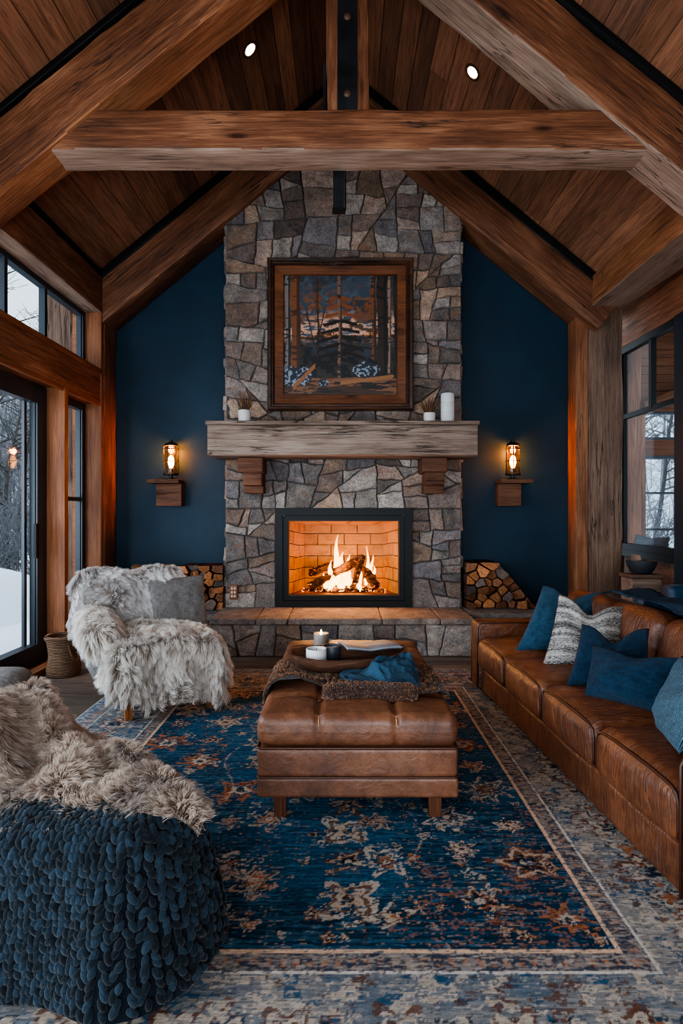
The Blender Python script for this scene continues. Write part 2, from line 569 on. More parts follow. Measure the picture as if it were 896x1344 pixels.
def glass(name, tint=(.93, .97, 1, 1), gloss=1.0):
    t = NT(name)
    tr = t.node('ShaderNodeBsdfTransparent'); tr.inputs[0].default_value = tint
    gl = t.node('ShaderNodeBsdfGlossy'); gl.inputs['Roughness'].default_value = .03
    lw = t.node('ShaderNodeLayerWeight', i_Blend=.5)
    fr = t.math('ADD', t.math('MULTIPLY', t.math('POWER', lw.outputs['Facing'], 5.0), .9), .035)
    mx = t.node('ShaderNodeMixShader'); t.L.new(t.math('MULTIPLY', fr, gloss), mx.inputs[0])
    t.L.new(tr.outputs[0], mx.inputs[1]); t.L.new(gl.outputs[0], mx.inputs[2]); t.L.new(mx.outputs[0], t.out.inputs[0])
    return t.m
M['glass'] = glass('window_glass', (.95, .98, 1, 1), .35)
M['amber'] = glass('amber_glass', (1, .72, .42, 1))
M['hotglass'] = glass('fireplace_glass', (1, .97, .93, 1), .06)
M['snow'] = plain('snow', srgb(226, 236, 244), .7, bump=.25, bscale=9)
M['ceramic'] = plain('white_ceramic', srgb(206, 200, 194), .35, bump=.05)
M['candle_white'] = plain('white_ribbed_candle', srgb(204, 202, 200), .6, bump=.1)
M['candle_dark'] = plain('charcoal_holder', srgb(48, 50, 56), .5)
M['candle_grey'] = plain('grey_glass_holder', srgb(134, 122, 112), .3)
M['wax'] = plain('warm_wax', srgb(225, 200, 160), .5)
M['bark'] = plain('tree_bark', srgb(64, 60, 58), .9, bump=.5, bscale=30, var=.4)
M['twig'] = plain('snowy_twigs', srgb(112, 110, 112), .9, var=.3)
M['log'] = None
# ================================================================== SHELL
RX, RZ, SL = .05, 5.98, .825
zc = lambda x: RZ - SL * abs(x - RX)
YB, YF = 6.35, -1.8                      # back wall, wall behind the camera


def build_floor():
    mb = MB(); rr = random.Random(3); y = YF
    while y < 7.4:
        w = .15; x = -2.9 - rr.random() * 1.2
        while x < 5.8:
            L = 1.2 + rr.random() * 1.3; v = .72 + rr.random() * .5
            c = srgb(104 * v, 88 * v, 78 * v)[:3]
            x0, x1 = max(x, -2.9), min(x + L, 5.8)
            if x1 > x0: mb.box(x0, x1 - .002, y, y + w - .003, -.03, rr.random() * .001, c)
            x += L
        y += w
    mb.build('floor', M['floor'], cols=True, kind='structure', label='grey brown wooden plank floor', cat='floor')
build_floor()


def build_ceiling():
    mb = MB(); rr = random.Random(5)
    cs = math.hypot(1, SL)
    for side in (-1, 1):
        u, lim = 0.0, 3.62
        while u < lim:
            w = .175 + rr.random() * .05
            y = YF - rr.random() * 4
            while y < YB:
                L = 5.5 + rr.random() * 5
                y0, y1 = max(y, YF), min(y + L, YB)
                if y1 > y0:
                    v = .80 + rr.random() * .38; t = rr.random()
                    c = srgb((118 + 14 * t) * v, (76 + 12 * t) * v, (52 + 12 * t) * v)[:3]
                    a, b = u / cs, (min(u + w, lim) - .007) / cs
                    dz = rr.random() * .004
                    P = []
                    for yy in (y0, y1 - .003):
                        for q, up in ((a, 0), (b, 0), (b, .03), (a, .03)):
                            P.append((RX + side * q, yy, RZ - SL * q + up + dz))
                    F = [(0, 1, 2, 3), (7, 6, 5, 4), (0, 4, 5, 1), (2, 6, 7, 3), (1, 5, 6, 2), (0, 3, 7, 4)]
                    mb.add(P, F, c)
                y += L
            u += w
    # roof deck above the boards
    for side in (-1, 1):
        q = 3.7 / cs
        P = [(RX, YF, RZ + .05), (RX + side * q, YF, RZ - SL * q + .05), (RX + side * q, YB + .4, RZ - SL * q + .05), (RX, YB + .4, RZ + .05)]
        mb.add(P + [(p[0], p[1], p[2] + .1) for p in P], [(0, 1, 2, 3), (7, 6, 5, 4), (0, 4, 5, 1), (1, 5, 6, 2), (2, 6, 7, 3), (3, 7, 4, 0)], (.02, .012, .008))
    mb.build('ceiling', M['ceil'], cols=True, kind='structure', label='vaulted ceiling of stained wooden boards', cat='ceiling')
build_ceiling()

# back wall: navy gable on both sides of the chimney
mb = MB()
def prism_y(mb, poly, y0, y1, col=(1, 1, 1)):
    n = len(poly)
    V = [(x, y0, z) for x, z in poly] + [(x, y1, z) for x, z in poly]
    F = [tuple(range(n)), tuple(range(2 * n - 1, n - 1, -1))] + [(i, i + n, (i + 1) % n + n, (i + 1) % n) for i in range(n)]
    mb.add(V, F, col)
prism_y(mb, [(-2.76, 0), (-1.0, 0), (-1.0, zc(-1.0)), (-2.76, zc(-2.76))], YB, YB + .15)
prism_y(mb, [(1.05, 0), (2.9, 0), (2.9, zc(2.9)), (1.05, zc(1.05))], YB, YB + .15)
prism_y(mb, [(-1.0, 2.2), (1.05, 2.2), (1.05, zc(1.05)), (RX, RZ), (-1.0, zc(-1.0))], YB, YB + .15)
mb.build('wall_back', M['blue'], kind='structure', label='deep navy blue gable wall behind the stone chimney', cat='wall')

# wall behind the camera: unseen, with a wide opening added to let light in
mb = MB()
for poly in ([(-2.76, 0), (-2.1, 0), (-2.1, 2.9), (-2.76, 2.9)], [(2.2, 0), (3.3, 0), (3.3, 2.9), (2.2, 2.9)],
             [(-2.76, 2.9), (3.3, 2.9), (3.3, 3.4), (2.9, zc(2.9)), (RX, RZ), (-2.76, zc(-2.76))], [(-2.1, 0), (2.2, 0), (2.2, .25), (-2.1, .25)]):
    prism_y(mb, poly, YF - .15, YF)
mb.build('wall_front', M['blue'], kind='structure', label='navy blue wall behind the viewer', cat='wall')

# ---- left wall (glazed timber frame): inner face x=-2.5, glass x=-2.68
XI, XG, XO = -2.5, -2.68, -2.78
mb = MB()
mb.box(XO, XO + .04, YF, YB, 3.72, 4.0, (1, 1, 1))
mb.box(XO, XI - .02, YF, -.9, 0, 3.45); mb.box(XO, XI - .02, 5.985, 6.03, .0, 3.45)
mb.box(XO, XI - .02, -.9, 5.985, -.02, .02)
mb.build('wall_left', M['trim'], kind='structure', label='timber framed left wall with glazing', cat='wall')
S = dict(kind='structure')
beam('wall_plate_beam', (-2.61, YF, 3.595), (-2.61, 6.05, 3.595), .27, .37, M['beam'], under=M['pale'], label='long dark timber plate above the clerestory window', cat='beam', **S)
beam('transom_beam', (-2.61, YF, 2.63), (-2.61, 5.99, 2.63), .24, .32, M['beam'], hew=.004, label='timber transom between glass door and clerestory window', cat='beam', **S)
tn = [0]
def trim(p0, p1, w, h, mat='trim', up=(0, 0, 1), label=None, **k):
    tn[0] += 1
    return beam('trim_%d' % tn[0], p0, p1, w, h, M[mat], up=up, hew=.002, bev=.006, kind='structure', label=label, cat='trim', **k)
trim((-2.585, 5.235, 0), (-2.585, 5.235, 2.47), .20, .07, up=(0, 1, 0), label='wooden mullion post between glass door and narrow side window')
trim((-2.60, 6.02, 0), (-2.60, 6.02, 3.41), .24, .08, up=(0, 1, 0), label='wooden jamb at the far end of the glazed wall')
trim((-2.585, 3.1, 0), (-2.585, 3.1, 2.47), .20, .07, up=(0, 1, 0), label='wooden jamb at the near side of the glass door')
trim((-2.585, .9, 0), (-2.585, .9, 2.47), .20, .07, up=(0, 1, 0), label='wooden mullion of the nearest glazing bay')
trim((-2.50, YF, .03), (-2.50, 6.0, .03), .09, .06, label='wooden threshold board under the glass door')
trim((-2.505, -.8, 2.465), (-2.505, 5.98, 2.465), .03, .05, label='slim wooden moulding under the transom beam')
trim((-2.50, -.8, 2.80), (-2.50, 5.98, 2.80), .05, .05, label='slim wooden sill under the clerestory window')
beam('corner_post', (-2.62, 6.19, 0), (-2.62, 6.19, 3.5), .31, .30, M['beam'], up=(0, 1, 0), hew=.008, label='rough timber corner post left of the blue wall', cat='post', **S)


def glazed(name, kind_label, x, y0, y1, z0, z1, fw, yb=(), zb=(), bw=.03, depth=.07, cat='window', bottom=None, pane='glass', ybz=-9, fmat='wframe'):
    """Window in the plane x: frame with bars, one pane per light."""
    root = empty(name, (x, (y0 + y1) / 2, z0), kind_label, cat, kind='structure')
    bt = fw if bottom is None else bottom
    f = MB()
    h = depth / 2
    f.box(x - h, x + h, y0, y0 + fw, z0, z1); f.box(x - h, x + h, y1 - fw, y1, z0, z1)
    f.box(x - h, x + h, y0 + fw, y1 - fw, z0, z0 + bt); f.box(x - h, x + h, y0 + fw, y1 - fw, z1 - fw, z1)
    # inner glazing bead
    g = .012
    f.box(x - h * .5, x + h * .5, y0 + fw, y0 + fw + g, z0 + bt, z1 - fw); f.box(x - h * .5, x + h * .5, y1 - fw - g, y1 - fw, z0 + bt, z1 - fw)
    f.build('window_frame' if cat == 'window' else 'door_frame', M[fmat], root)
    if yb or zb:
        b = MB()
        for y in yb: b.box(x - h * .8, x + h * .8, y - bw / 2, y + bw / 2, max(z0 + bt, ybz), z1 - fw)
        for z in zb: b.box(x - h * .7, x + h * .7, y0 + fw, y1 - fw, z - bw / 2, z + bw / 2)
        b.build('glazing_bars', M[fmat], root)
    p = MB(); p.box(x - .004, x + .004, y0 + fw * .8, y1 - fw * .8, z0 + bt * .8, z1 - fw * .8)
    p.build('pane', M[pane], root)
    return root

glazed('window_1', 'dark framed clerestory window high on the glazed wall', XG, -.85, 5.98, 2.79, 3.41, .05, yb=[.5, 1.15, 1.8, 2.5, 3.2, 3.9, 4.58, 5.2], bw=.045)
glazed('window_2', 'narrow dark framed side window beside the glass door', XG, 5.27, 5.98, .05, 2.46, .07, zb=[1.48], bw=.04)
dr = glazed('door_1', 'large dark framed glass sliding door to the snowy yard', XG, 3.14, 5.2, .02, 2.46, .16, cat='door', bottom=.18)
mb = MB()   # handle and second sliding rail of the door
mb.box(XG + .03, XG + .055, 4.98, 5.03, .95, 1.25)
mb.build('door_handle', M['black'], dr)
mb = MB(); mb.box(XG - .06, XG - .036, 3.14, 5.0, .16, .2); mb.box(XG - .06, XG - .036, 4.96, 5.0, .16, 2.3)
mb.build('sliding_rail', M['wframe'], dr)
glazed('door_2', 'nearest dark framed glass door of the glazed wall', XG, .94, 3.06, .02, 2.46, .12, cat='door', bottom=.18)
glazed('window_3', 'dark framed fixed window nearest the viewer in the glazed wall', XG, -.85, .86, .02, 2.46, .08)

# ---- roof timbers
def gable(side, label):
    x1 = RX + side * 2.72
    off = .12 + .23
    p0 = (RX - side * .05, 6.17, RZ - off + .04); p1 = (x1, 6.17, zc(x1) - off)
    beam('gable_rafter', p0, p1, .34, .36, M['beam'], hew=.006, label=label, cat='rafter', **S)
def shadow_gap(p0, p1, w, h, label):  # black bar painting the shade between timber and ceiling boards
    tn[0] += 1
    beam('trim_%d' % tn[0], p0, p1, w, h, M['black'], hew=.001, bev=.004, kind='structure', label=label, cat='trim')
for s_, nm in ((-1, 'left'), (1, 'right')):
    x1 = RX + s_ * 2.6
    shadow_gap((RX, 6.17, RZ - .075), (x1, 6.17, zc(x1) - .075), .35, .085, 'black strip standing in for the shadow gap above the %s gable rafter' % nm)
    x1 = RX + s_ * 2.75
    shadow_gap((RX, 4.02, RZ - .035), (x1, 4.02, zc(x1) - .035), .36, .045, 'black strip standing in for the shadow gap above the %s truss rafter' % nm)
shadow_gap((-2.50, YF, 3.815), (-2.50, 6.0, 3.815), .05, .07, 'black strip standing in for the shadow gap on the plate above the clerestory')
gable(-1, 'sloping timber rafter against the blue wall, left of chimney')
gable(1, 'sloping timber rafter against the blue wall, right of chimney')
def truss(side, label):
    x1 = RX + side * 2.9
    off = .06 + .233
    beam('truss_rafter', (RX - side * .02, 4.02, RZ - off), (x1, 4.02, zc(x1) - off), .30, .36, M['beam'], hew=.012, under=M['pale'] if side > 0 else M['beam_light'], label=label, cat='rafter', **S)  # undersides in lighter wood stand for light from below
truss(-1, 'heavy hewn truss rafter joining the left end of the tie beam')
truss(1, 'heavy hewn truss rafter joining the right end of the tie beam')
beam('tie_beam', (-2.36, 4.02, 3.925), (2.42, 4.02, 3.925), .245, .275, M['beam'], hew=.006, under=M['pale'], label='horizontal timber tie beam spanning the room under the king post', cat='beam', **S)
kp = empty('king_post', (.04, 4.02, 4.06), 'vertical timber king post with black steel strap above the tie beam', 'post', kind='structure')
beam('post_timber', (.04, 4.03, 4.06), (.04, 4.03, 5.7), .285, .2, M['beam'], up=(0, 1, 0), parent=kp, hew=.014)
mb = MB(); mb.box(-.028, .108, 3.905, 3.935, 4.062, 5.6)
sp = mb.build('steel_strap', M['steel'], kp)
for z in (4.17, 4.69, 5.2):
    V, F = lathe([(.026, 0), (.026, .006), (.018, .014), (.006, .018)], (0, 0, 0), 14)
    V = np.stack([V[:, 0] + .04, 3.905 - V[:, 2], V[:, 1] + z], 1)
    mk('bolt', V, [f[::-1] for f in F], M['bolt'], sp, smooth=True, sharp=40)
mb = MB(); mb.box(-.125, -.105, 3.93, 4.13, 4.062, 4.4); mb.build('side_plate', M['steel'], kp)
hg = empty('steel_hanger', (-.014, 4.17, 3.5), 'dark steel bar hanging below the tie beam before the chimney', 'bracket', kind='structure')
mb = MB(); mb.box(-.06, .02, 4.15, 4.19, 3.52, 4.0); mb.build('steel_bar', M['steel'], hg)
mb = MB(); mb.box(.022, .034, 4.145, 4.195, 3.53, 3.8); mb.box(-.065, .03, 4.145, 4.195, 3.505, 3.53); mb.build('steel_edge', M['black'], hg)

# ---- right side: post, plate, header and glazed partition to the side room
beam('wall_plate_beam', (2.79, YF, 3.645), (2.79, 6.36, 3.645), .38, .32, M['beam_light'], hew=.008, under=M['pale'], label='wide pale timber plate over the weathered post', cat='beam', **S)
beam('timber_post', (2.785, 6.24, 0), (2.785, 6.24, 3.49), .365, .26, M['post'], up=(0, 1, 0), hew=.012, bev=.02, label='wide weathered grey timber post right of the blue wall', cat='post', **S)
trim((2.535, 6.22, 0), (2.535, 6.22, 3.45), .13, .22, 'beam_light', up=(0, 1, 0), label='warm wooden trim strip between blue wall and weathered post')
XR = 3.2
mb = MB()
mb.box(XR - .02, XR + .14, YF, 5.40, 0, 3.5)
mb.build('wall_right', M['blue'], kind='structure', label='dark blue wall behind the sofa', cat='wall')
mb = MB(); mb.box(2.9, 3.4, YF, 6.6, 3.58, 3.66); mb.build('ceiling_aisle', M['beam'], kind='structure', label='dropped wooden ceiling strip beside the plate', cat='ceiling')
beam('header_beam', (XR + .06, 5.3, 3.40), (XR + .06, 7.3, 3.40), .2, .40, M['beam_light'], hew=.004, label='wooden header above the black glazed partition', cat='beam', **S)
glazed('window_4', 'black framed glazed partition to the side room', XR, 5.44, 6.62, .93, 3.20, .07, yb=[5.96], zb=[2.42], bw=.05, ybz=2.42, fmat='black')
mb = MB(); mb.box(XR - .06, XR + .1, 5.30, 5.47, 0, 3.2); mb.build('trim_20', M['wframe'], kind='structure', label='dark slate post at the near end of the glazed partition', cat='trim')
mb = MB(); mb.box(XR - .04, XR + .1, 5.44, 6.64, .86, .93); mb.build('trim_21', M['black'], kind='structure', label='black sill under the glazed partition', cat='trim')
mb = MB(); mb.box(XR + .02, XR + .1, 5.44, 6.6, 0, .86); mb.build('wall_side', M['post'], kind='structure', label='low wooden wall below the glazed partition', cat='wall')
# side room: timber back wall with window
YS = 7.3
mb = MB()
mb.box(3.2, 3.80, YS, YS + .12, 0, 3.6); mb.box(4.75, 5.8, YS, YS + .12, 0, 3.6); mb.box(3.80, 4.75, YS, YS + .12, 0, .78)
mb.box(3.80, 4.75, YS, YS + .12, 2.62, 3.6); mb.box(3.80, 4.75, YS, YS + .12, 2.06, 2.26)
for k in range(9): mb.box(3.62, 5.8, YS - .02, YS, 2.66 + k * .105, 2.66 + k * .105 + .098)
mb.build('wall_sideroom', M['trim'], kind='structure', label='wooden wall of the side room seen through the partition', cat='wall')
mb = MB(); mb.box(3.2, 5.9, 3.5, 7.5, 3.6, 3.7); mb.build('ceiling_sideroom', M['beam'], kind='structure', label='wooden ceiling of the side room', cat='ceiling')
beam('timber_post', (3.61, 7.16, 0), (3.61, 7.16, 3.6), .12, .14, M['beam_light'], up=(0, 1, 0), hew=.004, label='slim wooden post in the side room behind the partition', cat='post', **S)
beam('brace_beam', (3.7, 7.1, 2.62), (5.4, 7.1, 3.3), .12, .16, M['beam_light'], label='slanting wooden brace in the side room', cat='beam', **S)
trim((3.73, 7.27, .75), (3.73, 7.27, 2.62), .14, .06, 'beam_light', up=(0, 1, 0), label='wooden casing beside the side room window')
def glazed_y(name, label, y, x0, x1, z0, z1, fw, xb=(), zb=(), bw=.028):
    root = empty(name, ((x0 + x1) / 2, y, z0), label, 'window', kind='structure')
    f = MB(); h = .03
    f.box(x0, x0 + fw, y - h, y + h, z0, z1); f.box(x1 - fw, x1, y - h, y + h, z0, z1)
    f.box(x0 + fw, x1 - fw, y - h, y + h, z0, z0 + fw); f.box(x0 + fw, x1 - fw, y - h, y + h, z1 - fw, z1)
    f.build('window_frame', M['wframe'], root)
    if xb or zb:
        b = MB()
        for x in xb: b.box(x - bw / 2, x + bw / 2, y - h * .8, y + h * .8, z0 + fw, z1 - fw)
        for z in zb: b.box(x0 + fw, x1 - fw, y - h * .7, y + h * .7, z - bw / 2, z + bw / 2)
        b.build('glazing_bars', M['wframe'], root)
    p = MB(); p.box(x0 + fw * .8, x1 - fw * .8, y - .004, y + .004, z0 + fw * .8, z1 - fw * .8); p.build('pane', M['glass'], root)
glazed_y('window_5', 'side room window of stacked panes looking onto snow', YS + .04, 3.80, 4.75, .78, 2.06, .04, xb=[4.28], zb=[1.13, 1.59])
glazed_y('window_6', 'small side room transom window under the ceiling', YS + .04, 3.80, 4.75, 2.26, 2.62, .035)

# ================================================================== OUTSIDE
def terrain():
    nx, ny = 150, 110
    xs = np.linspace(-40, 34, nx); ys = np.linspace(-22, 52, ny)
    X, Y = np.meshgrid(xs, ys, indexing='ij')
    dist = np.maximum.reduce([-2.9 - X, X - 5.9, Y - 7.6, -2.2 - Y, np.zeros_like(X)])
    Z = -.22 + .11 * np.maximum(dist - 3, 0) + .35 * (fbm(X * .25, Y * .25, seed=4) - .5) * np.minimum(dist / 3, 1)
    Z += .35 * np.exp(-(((X + 5.0) / 1.0) ** 2 + ((Y - 9.2) / 1.3) ** 2))
    Z += .5 * np.maximum(dist - 9, 0) * .35
    Z = np.where(dist < .2, -.25, Z)
    V = np.stack([X, Y, Z], -1).reshape(-1, 3)
    mk('ground_snow', V, grid_faces(nx, ny), M['snow'], smooth=True, kind='structure', label='snow covered ground outside the house', cat='snow')
    return lambda x, y: float(Z[np.argmin(abs(xs - x)), np.argmin(abs(ys - y))])
gz = terrain()


def snowbank(loc, sx, sy, h, label, seed):
    n = 40; u = np.linspace(-1, 1, n); A, B = np.meshgrid(u, u, indexing='ij')
    r = np.sqrt(A ** 2 + B ** 2)
    Z = h * np.clip(1 - r ** 2.2, -.2, 1) * (1 + .18 * (fbm(A * 2 + seed, B * 2, seed=seed) - .5))
    V = np.stack([A * sx + loc[0], B * sy + loc[1], Z + loc[2]], -1).reshape(-1, 3)
    mk('snowbank', V, grid_faces(n, n), M['snow'], smooth=True, loc=loc, label=label, cat='snowbank')
snowbank((-5.25, 8.6, -.2), 1.05, 1.2, .72, 'rounded snowbank outside the glass door', 3)


def tree_mesh(name, H, r0, seed, nb, snow=False, bushy=False):
    rr = random.Random(seed); mb = MB()
    def branch(p, d, L, r, depth):
        P, R = [p], [r]; q = np.array(p, float); d = np.array(d, float)
        n = 5 if depth else 9
        for i in range(n):
            d = d + np.array([rr.gauss(0, .09 if depth == 0 else .2), rr.gauss(0, .09 if depth == 0 else .2), rr.gauss(.03 if depth else 0, .06)]); d /= np.linalg.norm(d)
            q = q + d * L / n; P.append(q.copy()); R.append(max(r * (1 - .85 * (i + 1) / n), .004))
        mb.tube(P, R, 6 if depth == 0 else 4, cap=False)
        if depth >= (3 if bushy else 2): return
        k = nb if depth == 0 else (7 if depth == 1 else 4)
        for j in range(k):
            t = (.18 if bushy else .28) + (.97 - .28) * (j + rr.random()) / k
            i = min(int(t * n), n - 1); b = P[i] + (P[i + 1] - P[i]) * (t * n - i)
            a = rr.random() * 2 * PI; up = .25 + rr.random() * .55
            nd = np.array([math.cos(a), math.sin(a), up]); nd = nd / np.linalg.norm(nd)
            branch(b, nd, L * (.20 if depth == 0 else .5) * (1.1 - .6 * t) * (.7 + rr.random() * .6), R[i] * .45, depth + 1)
    branch((0, 0, -.2), (0, 0, 1), H, r0, 0)
    return mb
TREES = []
for s, (H, r0, nb) in enumerate(((7.5, .075, 40), (6.2, .05, 34), (8.5, .10, 44))):
    mb = tree_mesh('bare_tree', H, r0, 40 + s, nb)
    o = mb.build('bare_tree', M['bark'], smooth=True, loc=(0, 0, 0), label='bare leafless winter tree standing in the snow outside', cat='tree', group='bare trees in the yard')
    TREES.append(o)
spots = [(-6.5, 11.4), (-7.6, 13.6), (-5.7, 9.2), (-9.4, 12.0), (-8.2, 6.0), (-8.8, 1.5), (5.4, 11.2), (7.2, 13.2), (4.7, 13.8)]
for i, (x, y) in enumerate(spots):
    o = TREES[i] if i < 3 else TREES[i % 3].copy()
    if i >= 3: COL.objects.link(o)
    o.location = (x, y, gz(x, y)); o.rotation_euler = (0, 0, i * 1.9); sc = .8 + .4 * ((i * 37) % 10) / 10; o.scale = (sc, sc, sc)


def shrub():
    mb = MB(); rr = random.Random(9)
    for k in range(46):
        a = rr.random() * 2 * PI; p = np.array([rr.gauss(0, .22), rr.gauss(0, .22), -.1]); d = np.array([math.cos(a) * .55, math.sin(a) * .55, .9]); P = [p.copy()]
        for i in range(7):
            d = d + np.array([rr.gauss(0, .22), rr.gauss(0, .22), rr.gauss(0, .1)]); d /= np.linalg.norm(d); p = p + d * .2; P.append(p.copy())
            if i > 1:
                for q in range(2):
                    e = d + np.array([rr.gauss(0, .7), rr.gauss(0, .7), rr.gauss(0, .4)]); e /= np.linalg.norm(e)
                    mb.tube([p, p + e * .16, p + e * .3 + np.array([0, 0, .03])], [.006, .005, .002], 3, cap=False)
        mb.tube(P, [.013 - .0013 * i for i in range(8)], 4, cap=False)
    return mb
sh0 = shrub().build('bare_shrub', M['twig'], smooth=True, loc=(0, 0, 0), label='tangled bare shrub with snowy twigs outside the glass', cat='shrub', group='bare shrubs in the yard')
shs = [(-6.5, 10.2), (-5.6, 10.7), (-7.2, 12.2), (-6.3, 12.9), (-8.3, 13.0), (-7.4, 10.9), (4.6, 10.2), (6.2, 11.8), (5.2, 12.6), (4.3, 11.5)]
for i, (x, y) in enumerate(shs):
    o = sh0 if i == 0 else sh0.copy()
    if i: COL.objects.link(o)
    o.location = (x, y, gz(x, y)); s = 1.0 + .5 * ((i * 53) % 10) / 10; o.scale = (s, s, s * 1.15); o.rotation_euler = (0, 0, i * 2.3)
def woods():
    mb = MB(); rr = random.Random(77)
    def stem(x, y):
        z = gz(x, y); H = rr.uniform(3, 7); p = np.array([x, y, z - .2]); P = [p]; lean = np.array([rr.gauss(0, .06), rr.gauss(0, .06), 1])
        for i in range(5):
            p = p + (lean + np.array([rr.gauss(0, .05), rr.gauss(0, .05), 0])) * H / 5; P.append(p)
        r = rr.uniform(.02, .06); mb.tube(P, [r * (1 - .15 * i) for i in range(6)], 4, cap=False)
        for k in range(26):
            t = rr.uniform(.06, .98) * 5; i = int(t); b_ = P[i] + (P[i + 1] - P[i]) * (t - i); a = rr.random() * 6.28; L = rr.uniform(.5, 1.5) * (1.15 - t / 6)
            d_ = np.array([math.cos(a), math.sin(a), rr.uniform(.1, .9)]); q = b_ + d_ * L * .55
            mb.tube([b_, q, b_ + d_ * L + np.array([rr.gauss(0, .1), rr.gauss(0, .1), .05])], [.012, .008, .003], 3, cap=False)
            for j in range(2):
                mb.tube([q, q + np.array([rr.gauss(0, .35), rr.gauss(0, .35), rr.uniform(0, .45)])], [.006, .002], 3, cap=False)
    for k in range(170):
        d_ = rr.uniform(16.5, 30); m = rr.uniform(-.70, -.36); stem(m * d_, d_)
    for k in range(70):
        d_ = rr.uniform(16.5, 28); m = rr.uniform(.38, .80); stem(m * d_, d_)
    for k in range(110): stem(rr.uniform(-30, -13.5), rr.uniform(-4, 17))
    t = NT('winter_woods', .9, .1); n = t.noise(t.co('Object'), 3, 3); t.base(t.ramp(n, [(.35, srgb(96, 92, 94)), (.65, srgb(150, 148, 150))]))  # stem greys lightened to paint in the distance haze
    mb.build('winter_woods', t.m, kind='stuff', label='pale tangled winter woods beyond the snowy yard', cat='woods')
woods()
beam('porch_post', (-3.42, 7.15, -.2), (-3.42, 7.15, 4.4), .34, .3, M['post'], up=(0, 1, 0), label='weathered porch post standing outside the narrow side window', cat='post', **S)
# ================================================================== STONEWORK
def clip_poly(P, n, d):
    """Keep the part of polygon P where n.p <= d."""
    out = []
    for i in range(len(P)):
        a, b = P[i], P[(i + 1) % len(P)]
        da, db = n[0] * a[0] + n[1] * a[1] - d, n[0] * b[0] + n[1] * b[1] - d
        if da <= 0: out.append(a)
        if (da < 0 < db) or (db < 0 < da):
            t = da / (da - db); out.append((a[0] + t * (b[0] - a[0]), a[1] + t * (b[1] - a[1])))
    return out


def cells(poly, seeds, aniso=1.0):
    """Voronoi cells of seeds inside a convex polygon; the vertical axis stretched by aniso."""
    A = [(x, z * aniso) for x, z in poly]; S = [(x, z * aniso) for x, z in seeds]
    out = []
    for i, s in enumerate(S):
        P = A
        for j, q in sorted(((j, q) for j, q in enumerate(S) if j != i), key=lambda t: (t[1][0] - s[0]) ** 2 + (t[1][1] - s[1]) ** 2)[:26]:
            n = (q[0] - s[0], q[1] - s[1]); d = (n[0] * (q[0] + s[0]) + n[1] * (q[1] + s[1])) / 2
            P = clip_poly(P, n, d)
            if len(P) < 3: break
        out.append([(x, z / aniso) for x, z in P] if len(P) >= 3 else None)
    return out


def sliced(poly, amin, amax, rr):
    """Split a convex polygon into ragged ashlar pieces by slightly slanted cuts."""
    A = 0
    for i in range(len(poly)):
        (x0, z0), (x1, z1) = poly[i], poly[(i + 1) % len(poly)]; A += x0 * z1 - x1 * z0
    A = abs(A) / 2
    xs, zs = [p[0] for p in poly], [p[1] for p in poly]; w, h = max(xs) - min(xs), max(zs) - min(zs)
    if A < math.exp(rr.uniform(math.log(amin), math.log(amax))) and w < .50 and h < .34 and w / max(h, .01) < 3.2: return [poly]
    tilt = rr.gauss(0, .12) if rr.random() < .6 else rr.gauss(0, .38)
    f = rr.uniform(.34, .66)
    if w > h * rr.uniform(.95, 1.5): n = (math.cos(tilt), math.sin(tilt)); p = (min(xs) + w * f, (min(zs) + max(zs)) / 2)
    else: n = (math.sin(tilt), math.cos(tilt)); p = ((min(xs) + max(xs)) / 2, min(zs) + h * f)
    dd = n[0] * p[0] + n[1] * p[1]
    P, Q = clip_poly(poly, n, dd), clip_poly(poly, (-n[0], -n[1]), -dd)
    if len(P) < 3 or len(Q) < 3: return [poly]
    return sliced(P, amin, amax, rr) + sliced(Q, amin, amax, rr)


def row_seeds(x0, x1, z0, z1, sx, sz, rr, jit=.33):
    S = []; nz = max(1, round((z1 - z0) / sz))
    for r in range(nz):
        n = max(1, round((x1 - x0) / sx * (.75 + rr.random() * .5))); o = rr.random() * .5
        for k in range(n):
            S.append((x0 + (x1 - x0) * (k + .5 + rr.uniform(-jit, jit)) / n, z0 + (z1 - z0) * (r + .5 + rr.uniform(-jit, jit)) / nz))
    return S


